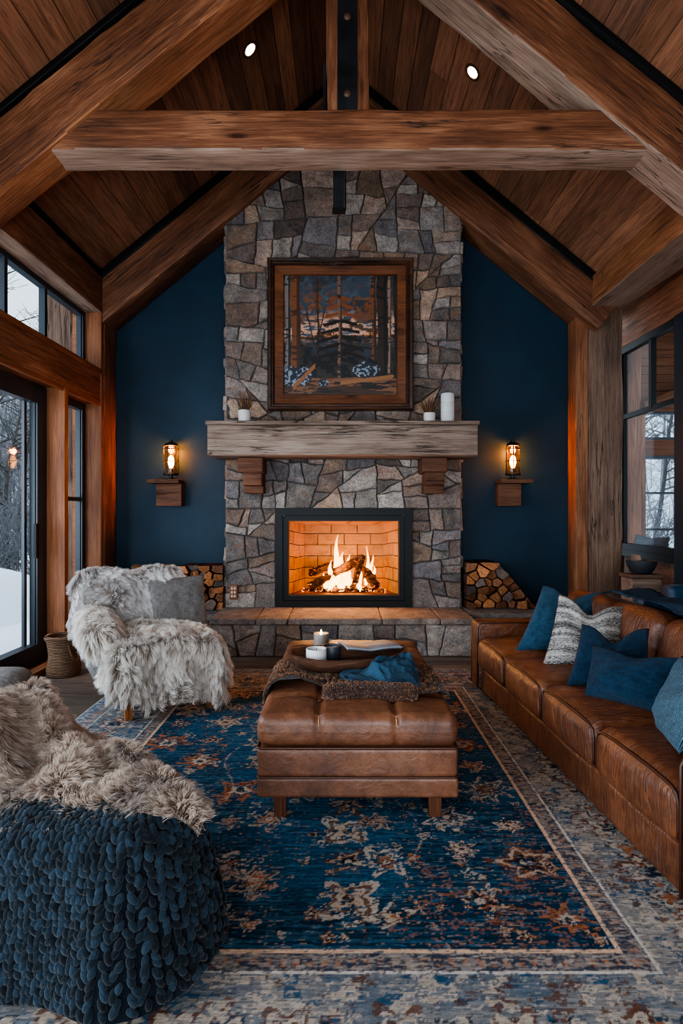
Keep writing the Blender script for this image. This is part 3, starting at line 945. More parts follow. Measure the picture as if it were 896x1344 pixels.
STONE_COL = [(134, 122, 114), (116, 108, 106), (150, 138, 128), (128, 116, 110), (150, 126, 108), (104, 98, 98), (142, 120, 106), (156, 144, 134), (120, 104, 96), (136, 126, 120), (144, 124, 112), (110, 96, 90)]
def stones(mb, rects, T, sx, sz, rr, gap=.0045, hh=(.012, .034), dark=1.0):
    """Field stones over rectangles (a0,a1,b0,b1); T(a,b,h) gives the world point h proud of the face."""
    for (a0, a1, b0, b1) in rects:
        for P in sliced([(a0, b0), (a1, b0), (a1, b1), (a0, b1)], sx * sz * .45, sx * sz * 2.6, rr):
            c = np.mean(P, 0)
            Q = []
            for i in range(len(P)):
                p, q = np.array(P[i]), np.array(P[(i + 1) % len(P)]); L = np.linalg.norm(q - p)
                n = max(1, int(L / .045))
                if i == 0 or True:
                    for k in range(n):
                        t = (k + .12) / n if k == 0 else k / n
                        Q.append(p + (q - p) * t)
                    Q.append(p + (q - p) * (1 - .12 / n))
            Q = np.array(Q)
            Q = Q + np.array([[mnoise.noise(Vector((q[0] * 13, q[1] * 13, 1.5))) * .016, mnoise.noise(Vector((q[0] * 13, q[1] * 13, 7.5))) * .016] for q in Q]) * np.array([1.0 if (q[0] - a0 > .02 and a1 - q[0] > .02 and q[1] - b0 > .02 and b1 - q[1] > .02) else .0 for q in Q])[:, None]
            rad = np.mean(np.linalg.norm(Q - c, axis=1))
            if rad < .018: continue
            h = rr.uniform(*hh); sd_ = rr.random() * 100
            tilt = (rr.gauss(0, .05), rr.gauss(0, .05))
            dirv = Q - c; dl = np.linalg.norm(dirv, axis=1, keepdims=True)
            rings = []
            for (ins, hf) in ((gap, 0), (gap + .003, .62), (gap + .012, 1.0), (None, 1.0), (None, 1.0)):
                k = len(rings)
                if ins is not None:
                    R = c + dirv * np.maximum(1 - ins / np.maximum(dl, .02), .2)
                else:
                    R = c + dirv * (.66 if k == 3 else .33)
                rings.append((R, hf))
            V, F = [], []; m = len(Q)
            for k, (R, hf) in enumerate(rings):
                for (a, b) in R:
                    nz_ = (mnoise.noise(Vector((a * 22 + sd_, b * 22, k * .3))) * .006 + mnoise.noise(Vector((a * 60, b * 60 + sd_, 0))) * .002) if k else 0
                    V.append(T(a, b, h * hf + nz_ + (tilt[0] * (a - c[0]) + tilt[1] * (b - c[1])) * (1 if k > 0 else 0)))
            V.append(T(c[0], c[1], h + rr.uniform(-.003, .006)))
            for k in range(len(rings) - 1):
                for i in range(m):
                    F.append((k * m + i, k * m + (i + 1) % m, (k + 1) * m + (i + 1) % m, (k + 1) * m + i))
            b = (len(rings) - 1) * m
            for i in range(m): F.append((b + i, b + (i + 1) % m, len(V) - 1))
            base = rr.choice(STONE_COL); v = rr.uniform(.78, 1.18) * dark
            mb.add(V, F, srgb(*(min(255, x * v) for x in base))[:3])


YC = 6.08
CX0, CX1 = -1.216, 1.256
OX0, OX1, OZ0, OZ1 = -.685, .73, .345, 1.385          # opening that takes the fireplace insert
rr = random.Random(21)
ch = empty('stone_chimney', (.02, YC + .14, .33), 'tall chimney breast of irregular grey and brown field stones', 'chimney', kind='structure')
mb = MB()
g = .0
mb.box(CX0 + .012, OX0 - .002, YC, YB, 0, OZ1); mb.box(OX1 + .002, CX1 - .012, YC, YB, 0, OZ1)
mb.box(CX0 + .012, CX1 - .012, YC, YB, OZ1, 4.92)
mb.box(OX0, OX1, YC, YB, 0, OZ0 - .005)
prism_y(mb, [(CX0 + .012, 4.92), (CX1 - .012, 4.92), (RX + .02, 5.9), (RX - .02, 5.9)], YC, YB)
mb.build('mortar_core', M['mortar'], ch)
mb = MB()
TF = lambda a, b, h: (a, YC - h, b)
stones(mb, [(CX0, OX0, .33, OZ1), (OX1, CX1, .33, OZ1)], TF, .25, .20, rr)
stones(mb, [(CX0, CX1, OZ1, 4.94)], TF, .27, .205, rr)
stones(mb, [(YC - .01, YB, .33, 4.9)], lambda a, b, h: (CX0 + .012 - h, a, b), .25, .2, rr)
stones(mb, [(YC - .01, YB, .33, 4.9)], lambda a, b, h: (CX1 - .012 + h, YC + YB - .01 - a, b), .25, .2, rr)
mb.build('stone_facing', M['stone'], ch, cols=True)

# hearth
HY = 5.40
he = empty('stone_hearth', (0, 5.74, 0), 'raised hearth of grey stones with flat cap slabs before the fire', 'hearth', kind='structure')
mb = MB(); mb.box(-1.20, 1.21, HY + .012, YC, 0, .30); mb.build('hearth_core', M['mortar'], he)
mb = MB()
stones(mb, [(-1.21, 1.22, 0.0, .30)], lambda a, b, h: (a, HY + .012 - h, b), .27, .16, rr)
stones(mb, [(HY + .01, YC, 0, .30)], lambda a, b, h: (-1.20 - h, HY + YC - a, b), .27, .16, rr)
stones(mb, [(HY + .01, YC, 0, .30)], lambda a, b, h: (1.21 + h, a, b), .27, .16, rr)
mb.build('stone_facing', M['stone'], he, cols=True)
def slab(x0, x1, y0, y1, z0, z1, seed, name, parent, col, mat=None, **k):
    def f(V):
        n = np.array([mnoise.noise(Vector((v[0] * 9 + seed, v[1] * 9, v[2] * 9))) for v in V])
        V = V.copy(); fr = np.clip((-V[:, 1] - (y1 - y0) / 2 + .04) / .04, 0, 1)
        V[:, 1] -= n * .014 * fr; V[:, 2] += n * .003
        return V
    V, F = rbox((x1 - x0) / 2, (y1 - y0) / 2, (z1 - z0) / 2, .012, 14, 2, f)
    V += ((x0 + x1) / 2, (y0 + y1) / 2, (z0 + z1) / 2)
    return mk(name, V, F, mat or M['stone'], parent, smooth=True, fcol=np.tile(srgb(*col)[:3], (len(F), 1)), **k)
xs_ = [-1.235, -.80, -.50, .38, .92, 1.245]
for i in range(5):
    slab(xs_[i] + .003, xs_[i + 1] - .003, HY - .02, YC - .035, .30, .357, i * 3.1, 'cap_slab', he, random.Random(i).choice([(138, 122, 112), (124, 114, 110), (142, 130, 122)]))
lg = empty('stone_ledge', (-1.8, 6.05, 0), 'low stone ledge left of the hearth carrying firewood', 'ledge', kind='structure')
mb = MB(); mb.box(-2.45, -1.25, 5.80, YB, 0, .27); mb.build('ledge_core', M['corbel'], lg)
slab(-2.46, -1.245, 5.74, YB - .005, .27, .325, 5, 'cap_slab', lg, (120, 116, 116))
lg = empty('stone_ledge', (1.8, 6.05, 0), 'low stone ledge right of the hearth carrying firewood', 'ledge', kind='structure')
mb = MB(); mb.box(1.26, 2.42, 5.74, YB, 0, .30); mb.build('ledge_core', M['mortar'], lg)
mb = MB(); stones(mb, [(1.26, 2.42, 0, .28)], lambda a, b, h: (a, 5.745 - h, b), .26, .15, rr); mb.build('stone_facing', M['stone'], lg, cols=True)
slab(1.26, 2.43, 5.70, YB - .005, .30, .35, 8, 'cap_slab', lg, (124, 114, 108))
# small wooden box under the left ledge
bx_ = empty('wooden_box', (-1.42, 5.62, 0), 'small wooden box on the floor against the left end of the hearth', 'box')
V, F = rbox(.14, .09, .10, .008, 4, 2); mk('box_body', V + (-1.40, 5.62, .11), F, M['trim'], bx_, smooth=True)
V, F = rbox(.15, .10, .012, .005, 4, 2); mk('lid', V + (-1.40, 5.62, .225), F, M['trim'], bx_, smooth=True)

# mantel
mt = empty('mantel_shelf', (0, 5.8, 1.9), 'thick rough hewn greyish timber mantel across the chimney', 'mantel')
beam('mantel_beam', (-1.285, 5.805, 2.04), (1.305, 5.805, 2.04), .50, .29, M['mantel'], parent=mt, hew=.007, bev=.016)
beam('mantel_top', (-1.30, 5.80, 2.205), (1.32, 5.80, 2.205), .53, .036, M['mantel'], parent=mt, hew=.003, bev=.006)
for i, x in enumerate((-.905, .925)):
    V1, F1 = rbox(.125, .17, .075, .012, 5, 2); V2, F2 = rbox(.095, .14, .07, .012, 5, 2); V3, F3 = rbox(.125, .10, .04, .01, 4, 2)
    m_ = MB()
    m_.add(V1 + (x, YC - .17, 1.818), F1); m_.add(V2 + (x + .012, YC - .145, 1.685), F2)
    m_.add(V3 * (.8, 1, 1) + (x + .012, YC - .10, 1.578), F3)
    m_.build('corbel', M['corbel'], mt, smooth=True)

# fireplace insert
fi = empty('fireplace_insert', (.02, YC, .345), 'black framed gas style fireplace insert with brick lined firebox', 'fireplace')
def frame_ring(x0, x1, z0, z1, w, y0, y1, mb=None):
    mb = mb or MB()
    mb.box(x0, x0 + w, y0, y1, z0, z1); mb.box(x1 - w, x1, y0, y1, z0, z1); mb.box(x0 + w, x1 - w, y0, y1, z0, z0 + w); mb.box(x0 + w, x1 - w, y0, y1, z1 - w, z1)
    return mb
frame_ring(-.69, .735, .345, 1.39, .075, YC - .05, YC + .04).build('outer_frame', M['black'], fi)
frame_ring(-.612, .657, .423, 1.312, .05, YC - .025, YC + .05).build('door_frame', M['black'], fi)
frame_ring(-.566, .611, .469, 1.266, .014, YC - .01, YC + .06).build('door_trim', M['bolt'], fi)
mb = MB(); mb.box(-.56, .605, YC + .02, YC + .026, .475, 1.26); mb.build('glass_pane', M['hotglass'], fi)


def firebrick():
    t = NT('fire_brick', .9, .1)
    br = t.node('ShaderNodeTexBrick', i_Scale=1.0, i_Mortar_Size=.005, i_Brick_Width=.30, i_Row_Height=.138, offset=.5)
    t.L.new(t.co('UV'), br.inputs['Vector'])
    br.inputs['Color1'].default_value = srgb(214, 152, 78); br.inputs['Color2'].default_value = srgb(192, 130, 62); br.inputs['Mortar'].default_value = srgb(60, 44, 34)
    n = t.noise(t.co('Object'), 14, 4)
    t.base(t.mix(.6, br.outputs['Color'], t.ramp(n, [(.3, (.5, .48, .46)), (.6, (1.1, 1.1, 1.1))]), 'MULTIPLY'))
    t.bump(br.outputs['Fac'], -.4, .01)
    return t.m
FB = .46
fx0, fx1, bx0, bx1, fz0, fz1 = -.56, .605, -.42, .465, .47, 1.265
y0f, y1f = YC + .05, YC + .05 + FB
P = [(fx0, y0f, fz0), (bx0, y1f, fz0), (bx1, y1f, fz0), (fx1, y0f, fz0), (fx0, y0f, fz1), (bx0, y1f, fz1 - .06), (bx1, y1f, fz1 - .06), (fx1, y0f, fz1)]
V, F, UV = [], [], []
for q, wid in (((0, 1, 5, 4), FB), ((1, 2, 6, 5), bx1 - bx0), ((2, 3, 7, 6), FB), ((4, 5, 6, 7), 1.1), ((0, 3, 2, 1), 1.1)):
    b = len(V); V += [P[i] for i in q]; F.append((b, b + 3, b + 2, b + 1) if False else (b, b + 1, b + 2, b + 3))
    UV += [(0, 0), (wid, 0), (wid, .8), (0, .8)] if q[0] in (0, 1, 2) and q != (0, 3, 2, 1) else [(0, 0), (wid, 0), (wid, .46), (0, .46)]
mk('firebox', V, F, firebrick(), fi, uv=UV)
mb = MB(); mb.box(fx0 - .03, fx1 + .03, y1f + .01, y1f + .05, .4, 1.3); mb.box(fx0 - .05, fx0 - .02, y0f, y1f + .05, .4, 1.3); mb.box(fx1 + .02, fx1 + .05, y0f, y1f + .05, .4, 1.3); mb.box(fx0 - .05, fx1 + .05, y0f, y1f + .05, 1.28, 1.32)
mb.box(fx0 - .05, fx1 + .05, y0f, y1f + .05, .38, .46)
mb.build('outer_casing', M['black'], fi)

# ember bed
def ember_mat():
    t = NT('glowing_embers', .9, .1)
    n = t.noise(t.co('Object'), 26, 3, .6)
    t.base(t.ramp(n, [(.4, (.02, .012, .008)), (.6, (.25, .16, .1))]))
    t.set('Emission Color', t.ramp(n, [(.50, (.4, .03, 0)), (.66, (1, .35, .06))]))
    t.set('Emission Strength', t.math('MULTIPLY', t.ramp(n, [(.50, (0, 0, 0)), (.64, (1, 1, 1))]), 5.0))
    return t.m
mb = MB(); rr = random.Random(5)
for k in range(260):
    x = rr.gauss(.02, .2); y = rr.uniform(YC + .12, YC + .42); x = max(-.42, min(.46, x)); s = rr.uniform(.01, .028)
    V, F = rbox(s, s * .8, s * .6, s * .3, 2, 1); a = rr.random() * 3
    V = np.stack([V[:, 0] * math.cos(a) - V[:, 1] * math.sin(a), V[:, 0] * math.sin(a) + V[:, 1] * math.cos(a), V[:, 2]], 1)
    mb.add(V + (x, y, .478 + s * .5 + max(0, .03 - abs(x) * .06)), F)
mb.build('ember_bed', ember_mat(), kind='stuff', label='bed of glowing embers on the firebox floor', cat='embers')


def firelog_mat():
    t = NT('charred_log', .9, .1)
    n = t.noise(t.co('Object', (2, 9, 9)), 3, 5, .65, 1)
    t.base(t.ramp(n, [(.35, srgb(26, 18, 14)), (.52, srgb(92, 60, 40)), (.7, srgb(150, 112, 84))]))
    t.bump(n, 1.0, .02)
    e = t.noise(t.co('Object', (3, 8, 8)), 5, 3)
    t.set('Emission Color', (1, .22, .03, 1)); t.set('Emission Strength', t.math('MULTIPLY', t.ramp(e, [(.60, (0, 0, 0)), (.70, (1, 1, 1))]), 2.2))
    return t.m
flm = firelog_mat()
def firelog(p, q, r, label, seed):
    p, q = np.array(p), np.array(q); n = 10; rr = random.Random(seed)
    P = [p + (q - p) * i / n + np.array([rr.gauss(0, .004), rr.gauss(0, .004), rr.gauss(0, .004)]) for i in range(n + 1)]
    V, F = tube(P, [r * (1 + .1 * rr.gauss(0, 1)) for _ in P], 14)
    c = (p + q) / 2
    V = np.array([v + np.array([mnoise.noise(Vector(v * 22 + seed)) * .008] * 3) for v in V])
    mk('burning_log', V, F, flm, loc=tuple(c), smooth=True, sharp=50, label=label, cat='log', group='logs burning in the fireplace')
fp = lambda px, py, d: PT(px, py, d)
firelog(fp(405, 771, 6.25), fp(474, 733, 6.42), .047, 'long charred log lying diagonally across the fire', 1)
firelog(fp(406, 752, 6.45), fp(437, 741, 6.50), .045, 'short log at the back left of the fire', 2)
firelog(fp(462, 772, 6.22), fp(477, 728, 6.36), .036, 'log leaning upright in the middle of the fire', 3)
firelog(fp(478, 748, 6.42), fp(494, 770, 6.22), .052, 'stout log sloping down at the right of the fire', 4)
firelog(fp(420, 777, 6.36), fp(486, 776, 6.36), .035, 'log lying flat at the base of the fire', 6)


def flame_mat():
    t = NT('flame')
    em = t.node('ShaderNodeEmission'); t.L.new(t.attr(), em.inputs[0]); em.inputs[1].default_value = 9.0
    tr = t.node('ShaderNodeBsdfTransparent')
    lw = t.node('ShaderNodeLayerWeight', i_Blend=.35)
    nz = t.noise(t.co('Object', (1, 1, .45)), 17, 3, .6, .8)
    k = t.math('MULTIPLY', t.math('SUBTRACT', 1.0, lw.outputs['Facing']), 1.6)
    k = t.math('MULTIPLY', k, t.ramp(nz, [(.36, (.1, .1, .1)), (.5, (1, 1, 1))]), True)
    mx = t.node('ShaderNodeMixShader'); t.L.new(k, mx.inputs[0]); t.L.new(tr.outputs[0], mx.inputs[1]); t.L.new(em.outputs[0], mx.inputs[2])
    t.L.new(mx.outputs[0], t.out.inputs[0]); return t.m
mb = MB(); VC = []
rr = random.Random(2)
def tongue(px, py0, py1, w, d, lean=0.0):
    b, tp = PT(px, py0, d), PT(px + lean, py1, d); n = 14; P, R = [], []
    ph = rr.random() * 6
    for i in range(n + 1):
        t = i / n; q = b + (tp - b) * t; q[0] += .018 * math.sin(ph + t * 7) * t; P.append(q)
        R.append(max(w * (math.sin(PI * min(1, t * .75 + .22)) ** 1.2) * (1 - t * .55), .001))
    V, F = tube(P, R, 12); V[:, 1] = d + (V[:, 1] - d) * .6
    mb.add(V, F)
    for i in range(n + 1):
        t = i / n; c = np.array((1, .62, .24)) * (1 - t) + np.array((1, .40, .09)) * t
        VC.extend([c] * 12)
for a in ((441, 768, 702, .05, 6.36, 2), (446, 768, 724, .06, 6.38, 4), (436, 770, 735, .045, 6.3, -3), (455, 768, 728, .05, 6.4, 2), (428, 772, 752, .04, 6.28, -2), (470, 770, 740, .04, 6.38, 2),
          (480, 768, 716, .028, 6.40, 3), (486, 764, 728, .03, 6.38, 2), (490, 760, 741, .02, 6.35, 1), (448, 776, 752, .05, 6.24, 0), (460, 776, 757, .04, 6.24, 1), (433, 776, 760, .035, 6.22, 0), (472, 776, 756, .028, 6.22, 0)):
    tongue(*a)
mk('fire_flames', np.vstack(mb.V), mb.F, flame_mat(), smooth=True, vcol=np.array(VC), kind='stuff', label='bright yellow flames rising from the burning logs', cat='fire')

# ================================================================== FIREWOOD
def log_mat():
    t = NT('split_firewood', .85, .15)
    c = t.attr()
    n = t.noise(t.co('Object', (14, 3, 14)), 4, 5, .65); m = t.noise(t.co('Object'), 40, 3)
    c = t.mix(.9, c, t.ramp(n, [(.32, (.4, .38, .36)), (.5, (1, 1, 1)), (.68, (1.35, 1.3, 1.25))]), 'MULTIPLY')
    t.base(c); t.bump(t.mix(.5, n, m), .8, .008); return t.m
M['log'] = log_mat()
ORD = ['first', 'second', 'third', 'fourth', 'fifth', 'sixth', 'seventh', 'eighth', 'ninth']
def firewood(rows, y0, L, where, group, seed):
    """rows: (z0, z1, x0, x1, n). Each log is one Voronoi cell of the packed stack pushed back along Y."""
    rr = random.Random(seed); S, tag = [], []
    for r, (z0, z1, x0, x1, n) in enumerate(rows):
        for k in range(n):
            S.append((x0 + (x1 - x0) * (k + .5 + rr.uniform(-.34, .34)) / n, (z0 + z1) / 2 + rr.uniform(-.34, .34) * (z1 - z0))); tag.append((r, k, n))
    nr = len(rows)
    zb, zt = rows[0][0], rows[-1][1]
    xl = min(r[2] for r in rows); xr = max(r[3] for r in rows)
    # outline: convex polygon around the rows
    out = [(xl, zb), (rows[0][3], zb)] + [(rows[i][3] + .012, rows[i][1]) for i in range(nr) if i in (nr // 2, nr - 1)] + [(rows[-1][2], zt), (xl, rows[nr - 2][1])]
    for P, (r, k, n) in zip(cells(out, S, 1.05), tag):
        if not P: continue
        c = np.mean(P, 0)
        # rough rounded outline
        Q = []
        for i in range(len(P)):
            p, q = np.array(P[i]), np.array(P[(i + 1) % len(P)])
            if np.linalg.norm(q - p) < .012: Q.append((p + q) / 2); continue
            Q.append(p + (q - p) * .06); Q.append(p + (q - p) * .5 + rr.uniform(-.004, .004)); Q.append(p + (q - p) * .94)
        Q = c + (np.array(Q) - c) * rr.uniform(.86, .915)
        Q += np.array([[mnoise.noise(Vector((q[0] * 40, q[1] * 40, seed))) * .004, mnoise.noise(Vector((q[0] * 40, q[1] * 40, seed + 9))) * .004] for q in Q])
        # keep inside the cell
        m = len(Q); ya = y0 + rr.uniform(0, .10); sk = (rr.gauss(0, .25), rr.gauss(0, .25)); yb = y0 + L
        V, F, C = [], [], []
        v = rr.uniform(.7, 1.2); tt = rr.random()
        endc = srgb(*(min(255, a * v) for a in ((158, 102, 66) if tt < .55 else (126, 84, 60) if tt < .8 else (108, 92, 84))))[:3]
        bark = srgb(*(a * rr.uniform(.6, 1.1) for a in (84, 58, 44)))[:3]
        for (sc, y) in ((.55, ya - .003), (.96, ya), (1.0, ya + .005), (1.0, yb)):
            for (x, z) in Q:
                V.append((c[0] + (x - c[0]) * sc, y + (rr.uniform(-.003, .003) if sc < .95 else 0) + ((sk[0] * (x - c[0]) + sk[1] * (z - c[1])) * sc if y < yb - .01 else 0), c[1] + (z - c[1]) * sc))
        V.append((c[0], ya - .002, c[1]))
        for a in range(3):
            for i in range(m):
                F.append((a * m + (i + 1) % m, a * m + i, (a + 1) * m + i, (a + 1) * m + (i + 1) % m)[::-1]); C.append(endc if a < 1 else tuple(.5 * e + .5 * b for e, b in zip(endc, bark)) if a == 1 else bark)
        for i in range(m): F.append((len(V) - 1, i, (i + 1) % m)); C.append(endc)
        F.append(tuple(range(3 * m, 4 * m))[::-1]); C.append(endc)
        rown = 'bottom' if r == 0 else 'top' if r == nr - 1 else ORD[r]
        kn = 'only log' if n == 1 else 'log leftmost' if k == 0 else 'log rightmost' if k == n - 1 else 'log ' + ORD[k] + ' from left'
        lab = 'split %s in %s row of firewood stack %s' % (kn, rown if r in (0, nr - 1) else rown + ' lowest', where)
        mk('firewood_log', V, F, M['log'], loc=(c[0], (ya + yb) / 2, c[1]), fcol=np.array(C), label=lab, cat='firewood', group=group)
z = .327
dz = [.085, .08, .075, .078, .08, .072]
rowsL = []
for i, d in enumerate(dz):
    rowsL.append((z, z + d, -1.70 + (.0 if i < 4 else .01), -1.235, (5, 4, 5, 4, 5, 4)[i])); z += d
firewood(rowsL, 5.95, .38, 'left of chimney', 'split logs stacked on the left ledge', 4)
z = .352; rowsR = []
for i, (x1, n) in enumerate(((2.02, 7), (1.88, 5), (1.84, 5), (1.76, 5), (1.74, 4), (1.60, 2))):
    rowsR.append((z, z + .08, 1.285, x1, n)); z += .08
firewood(rowsR, 5.92, .40, 'right of chimney', 'split logs stacked on the right ledge', 9)
# big split log lying on a second stack at far left
def flatlog(p, q, r, label, seed):
    rr = random.Random(seed); p, q = np.array(p), np.array(q); n = 8
    P = [p + (q - p) * i / n for i in range(n + 1)]
    V, F = tube(P, [r * (1 + .06 * rr.gauss(0, 1)) for _ in P], 9)
    mid = (p + q) / 2; V[:, 2] = mid[2] + (V[:, 2] - mid[2]) * .62
    C = [srgb(120, 82, 56)[:3]] * (len(F) - 2) + [srgb(170, 120, 82)[:3]] * 2
    mk('firewood_log', V, F, M['log'], loc=tuple(mid), smooth=True, sharp=35, fcol=np.array(C), label=label, cat='firewood', group='split logs on the far left of the ledge')
for i, (zz, lab) in enumerate(((.39, 'lowest of three long split logs on the ledge behind the fur chair'), (.505, 'middle of three long split logs on the ledge behind the fur chair'),
                               (.62, 'third of the long split logs behind the fur chair, just under the top one'), (.742, 'topmost long split log lying above the fur chair back'))):
    flatlog((-2.20 + .02 * (i % 2), 6.06, zz), (-1.76, 6.10, zz + .004), .092, lab, i)

# ================================================================== PAINTING
pc = empty('framed_painting', (0, 6.04, 2.39), 'framed forest painting hung on the stone chimney above the mantel', 'picture')
px0, px1, pz0, pz1 = -.765, .742, 2.40, 3.975
def mitred(name, x0, x1, z0, z1, prof, mat, parent):
    """Picture frame moulding: prof = [(inset, y)] swept round the rectangle with mitred corners, four lengths of moulding."""
    V, F = [], []
    for (ins, y) in prof:
        V += [(x0 + ins, y, z0 + ins), (x1 - ins, y, z0 + ins), (x1 - ins, y, z1 - ins), (x0 + ins, y, z1 - ins)]
    for k in range(len(prof) - 1):
        for i in range(4): F.append((k * 4 + i, k * 4 + (i + 1) % 4, (k + 1) * 4 + (i + 1) % 4, (k + 1) * 4 + i))
    mk(name, V, F, mat, parent)
yb_ = 6.04
mitred('outer_frame', px0, px1, pz0, pz1, [(0, yb_), (0, yb_ - .07), (.012, yb_ - .085), (.035, yb_ - .082), (.045, yb_ - .07), (.058, yb_ - .075), (.07, yb_ - .062), (.078, yb_ - .03)], M['frame'], pc)
mitred('inner_frame', px0 + .072, px1 - .072, pz0 + .072, pz1 - .072, [(0, yb_), (0, yb_ - .05), (.008, yb_ - .054), (.09, yb_ - .045), (.095, yb_ - .03), (.098, yb_ - .01)], M['liner'], pc)


def painting():
    nu, nv = 190, 210
    x0, x1, z0, z1 = px0 + .165, px1 - .165, pz0 + .165, pz1 - .165
    u, v = np.meshgrid(np.linspace(0, 1, nu), np.linspace(0, 1, nv), indexing='ij')
    S = lambda r, g, b: np.array(srgb(r, g, b)[:3])
    C = np.zeros((nu, nv, 3))
    f1 = fbm(u * 7, v * 8, seed=1); f2 = fbm(u * 26, v * 26, seed=2); f3 = fbm(u * 9, v * 40, seed=3); f4 = fbm(u * 60, v * 60, seed=6, octaves=2)
    def put(mask, col, a=1.0):
        m = (np.clip(mask, 0, 1) * a)[..., None]
        C[:] = C * (1 - m) + col * m
    put(np.ones_like(u), S(50, 62, 74))
    put((f1 - .4) * 5, S(96, 112, 126), .5)
    put(np.clip(1 - abs(v - .56) / .16, 0, 1) * 1.6 * (f3 > .38), S(196, 150, 124))
    put(np.clip(1 - abs(v - .50) / .05, 0, 1) * (f3 > .52), S(216, 132, 70))
    put((v < .5) * (1 - (v < .5) * 0) * np.clip((.56 - v) / .2 + (f1 - .5) * 2.5, 0, 1), S(22, 22, 24))
    put((f2 > .52) * (v < .44) * (v > .14), S(52, 48, 44), .8)
    put(((f3 + f4 * .4) > .76) * (v > .38) * (v < .6), S(30, 26, 26), .9)
    # dark and orange needles in the crowns
    put(np.clip((f1 + .35 * f2 - .62) * 9, 0, 1) * (v > .6), S(36, 34, 36), .85)
    ob = np.clip(1 - abs(v - .74) / .2, 0, 1)
    put(((f2 * .65 + f3 * .5) > .60) * ob * ((abs(u - .5) < .36) | (u < .35)), S(124, 74, 40), .9)
    put(((f2 * .5 + f4 * .55) > .60) * ob, S(92, 50, 30), .8)
    # boughs of the middle tree
    for k in range(9):
        vb = .30 + k * .065; w = .24 * (1 - k * .075)
        put((abs(v - (vb - .25 * abs(u - .5) + .02 * (f1 - .5))) < .010 + .008 * f2) * (abs(u - .5) < w), S(26, 20, 18) if k < 6 else S(120, 62, 32))
    for (uc, w, v0, c1, c2) in ((.035, .02, .2, (110, 104, 102), (36, 34, 34)), (.105, .04, .17, (112, 66, 38), (64, 38, 26)), (.495, .016, .10, (112, 84, 66), (44, 32, 28)), (.30, .008, .3, (60, 40, 30), (30, 24, 22)),
                                (.795, .019, .30, (110, 62, 34), (52, 34, 26)), (.87, .045, .1, (48, 36, 30), (26, 22, 22)), (.935, .010, .12, (138, 106, 84), (70, 54, 44)), (.985, .014, .1, (40, 32, 30), (24, 20, 20))):
        m = (abs(u - uc + .006 * np.sin(v * 9)) < w) * (v > v0)
        put(m, S(*c2)); put(m * (u < uc + w * .2) * (f3 > .40), S(*c1))
    for s in (1, -1):   # thin slanting trunk
        put((abs(u - (.28 + s * .03 + (v - .5) * .25 * s)) < .005) * (v > .42) * (v < .72), S(40, 28, 24))
    # ground, fallen trunk and pale rocks
    put(np.clip((.15 - v + (f1 - .5) * .1) * 30, 0, 1), S(66, 42, 28))
    put((fbm(u * 5, v * 46, seed=9) > .52) * (v < .15), S(124, 82, 54), .9)
    put((fbm(u * 4, v * 40, seed=12) > .60) * (v < .12), S(24, 20, 20), .9)
    for (a, b, ra, rb) in ((.10, .16, .15, .085), (.73, .21, .11, .075), (.35, .10, .045, .035)):
        e = ((u - a) / ra) ** 2 + ((v - b) / rb) ** 2 < 1 + (f2 - .5)
        put(e, S(34, 40, 50)); put(e * (f4 + f2 * .5 > .86) , S(140, 150, 162), .8)
    put((abs(v - (.06 + (u - .08) * .95)) < .022) * (u > .08) * (u < .28), S(140, 88, 50))
    put((abs(v - (.10 + (u - .5) * .12)) < .016) * (u > .5) * (u < .97), S(140, 94, 58))
    V = np.stack([x0 + (x1 - x0) * u, np.full_like(u, yb_ - .02), z0 + (z1 - z0) * v], -1).reshape(-1, 3)
    t = NT('oil_paint', .45, .4); c = t.attr(); n = t.noise(t.co('Object'), 70, 3)
    t.base(c); t.bump(n, .3, .004)
    mk('canvas', V, grid_faces(nu, nv), t.m, pc, vcol=C.reshape(-1, 3))
painting()
mb = MB(); mb.box(px0 + .02, px1 - .02, yb_ - .005, yb_ + .005, pz0 + .02, pz1 - .02); mb.build('backing', M['frame'], pc)

# ================================================================== MANTEL ITEMS
def potted_grass(c, r, h, gh, label, seed):
    t = empty('potted_grass', c, label, 'plant')
    V, F = lathe([(r * .86, 0), (r * .94, .01), (r, h * .5), (r, h - .01), (r * .98, h), (r * .86, h), (r * .84, h - .02)], c, 24, True, True)
    mk('pot', V, F, M['ceramic'], t, smooth=True, sharp=50)
    rr = random.Random(seed); V, F, C = [], [], []
    for k in range(120):
        a = rr.random() * 2 * PI; q = rr.random() ** .5 * r * .7; p = np.array([c[0] + q * math.cos(a), c[1] + q * math.sin(a), c[2] + h - .02])
        d = np.array([math.cos(a) * .38 * rr.random() + rr.gauss(0, .1), math.sin(a) * .38 * rr.random() + rr.gauss(0, .1), 1]); d /= np.linalg.norm(d)
        L = gh * rr.uniform(.6, 1.05); w = .0028; s = np.cross(d, (0, 1, 0)); s /= np.linalg.norm(s); b = len(V)
        for i in range(5):
            tt = i / 4; pp = p + d * L * tt + np.array([d[0], d[1], -.2]) * tt * tt * L * .4; ww = w * (1 - tt * .9)
            V += [pp - s * ww, pp + s * ww]
        cc = srgb(*(x * rr.uniform(.6, 1.2) for x in (104, 74, 56)))[:3]
        for i in range(4): F.append((b + 2 * i, b + 2 * i + 1, b + 2 * i + 3, b + 2 * i + 2)); C.append(cc)
    tm = NT('dry_grass', .9, .1); tm.base(tm.attr())
    mk('dry_grass', V, F, tm.m, t, fcol=np.array(C))
ZM = 2.2235
potted_grass((-.955, 5.70, ZM), .062, .125, .24, 'larger white pot of dry brown grass at left of the mantel', 3)
potted_grass((.865, 5.70, ZM), .058, .10, .21, 'smaller white pot of dry grass beside the tall white candle', 5)
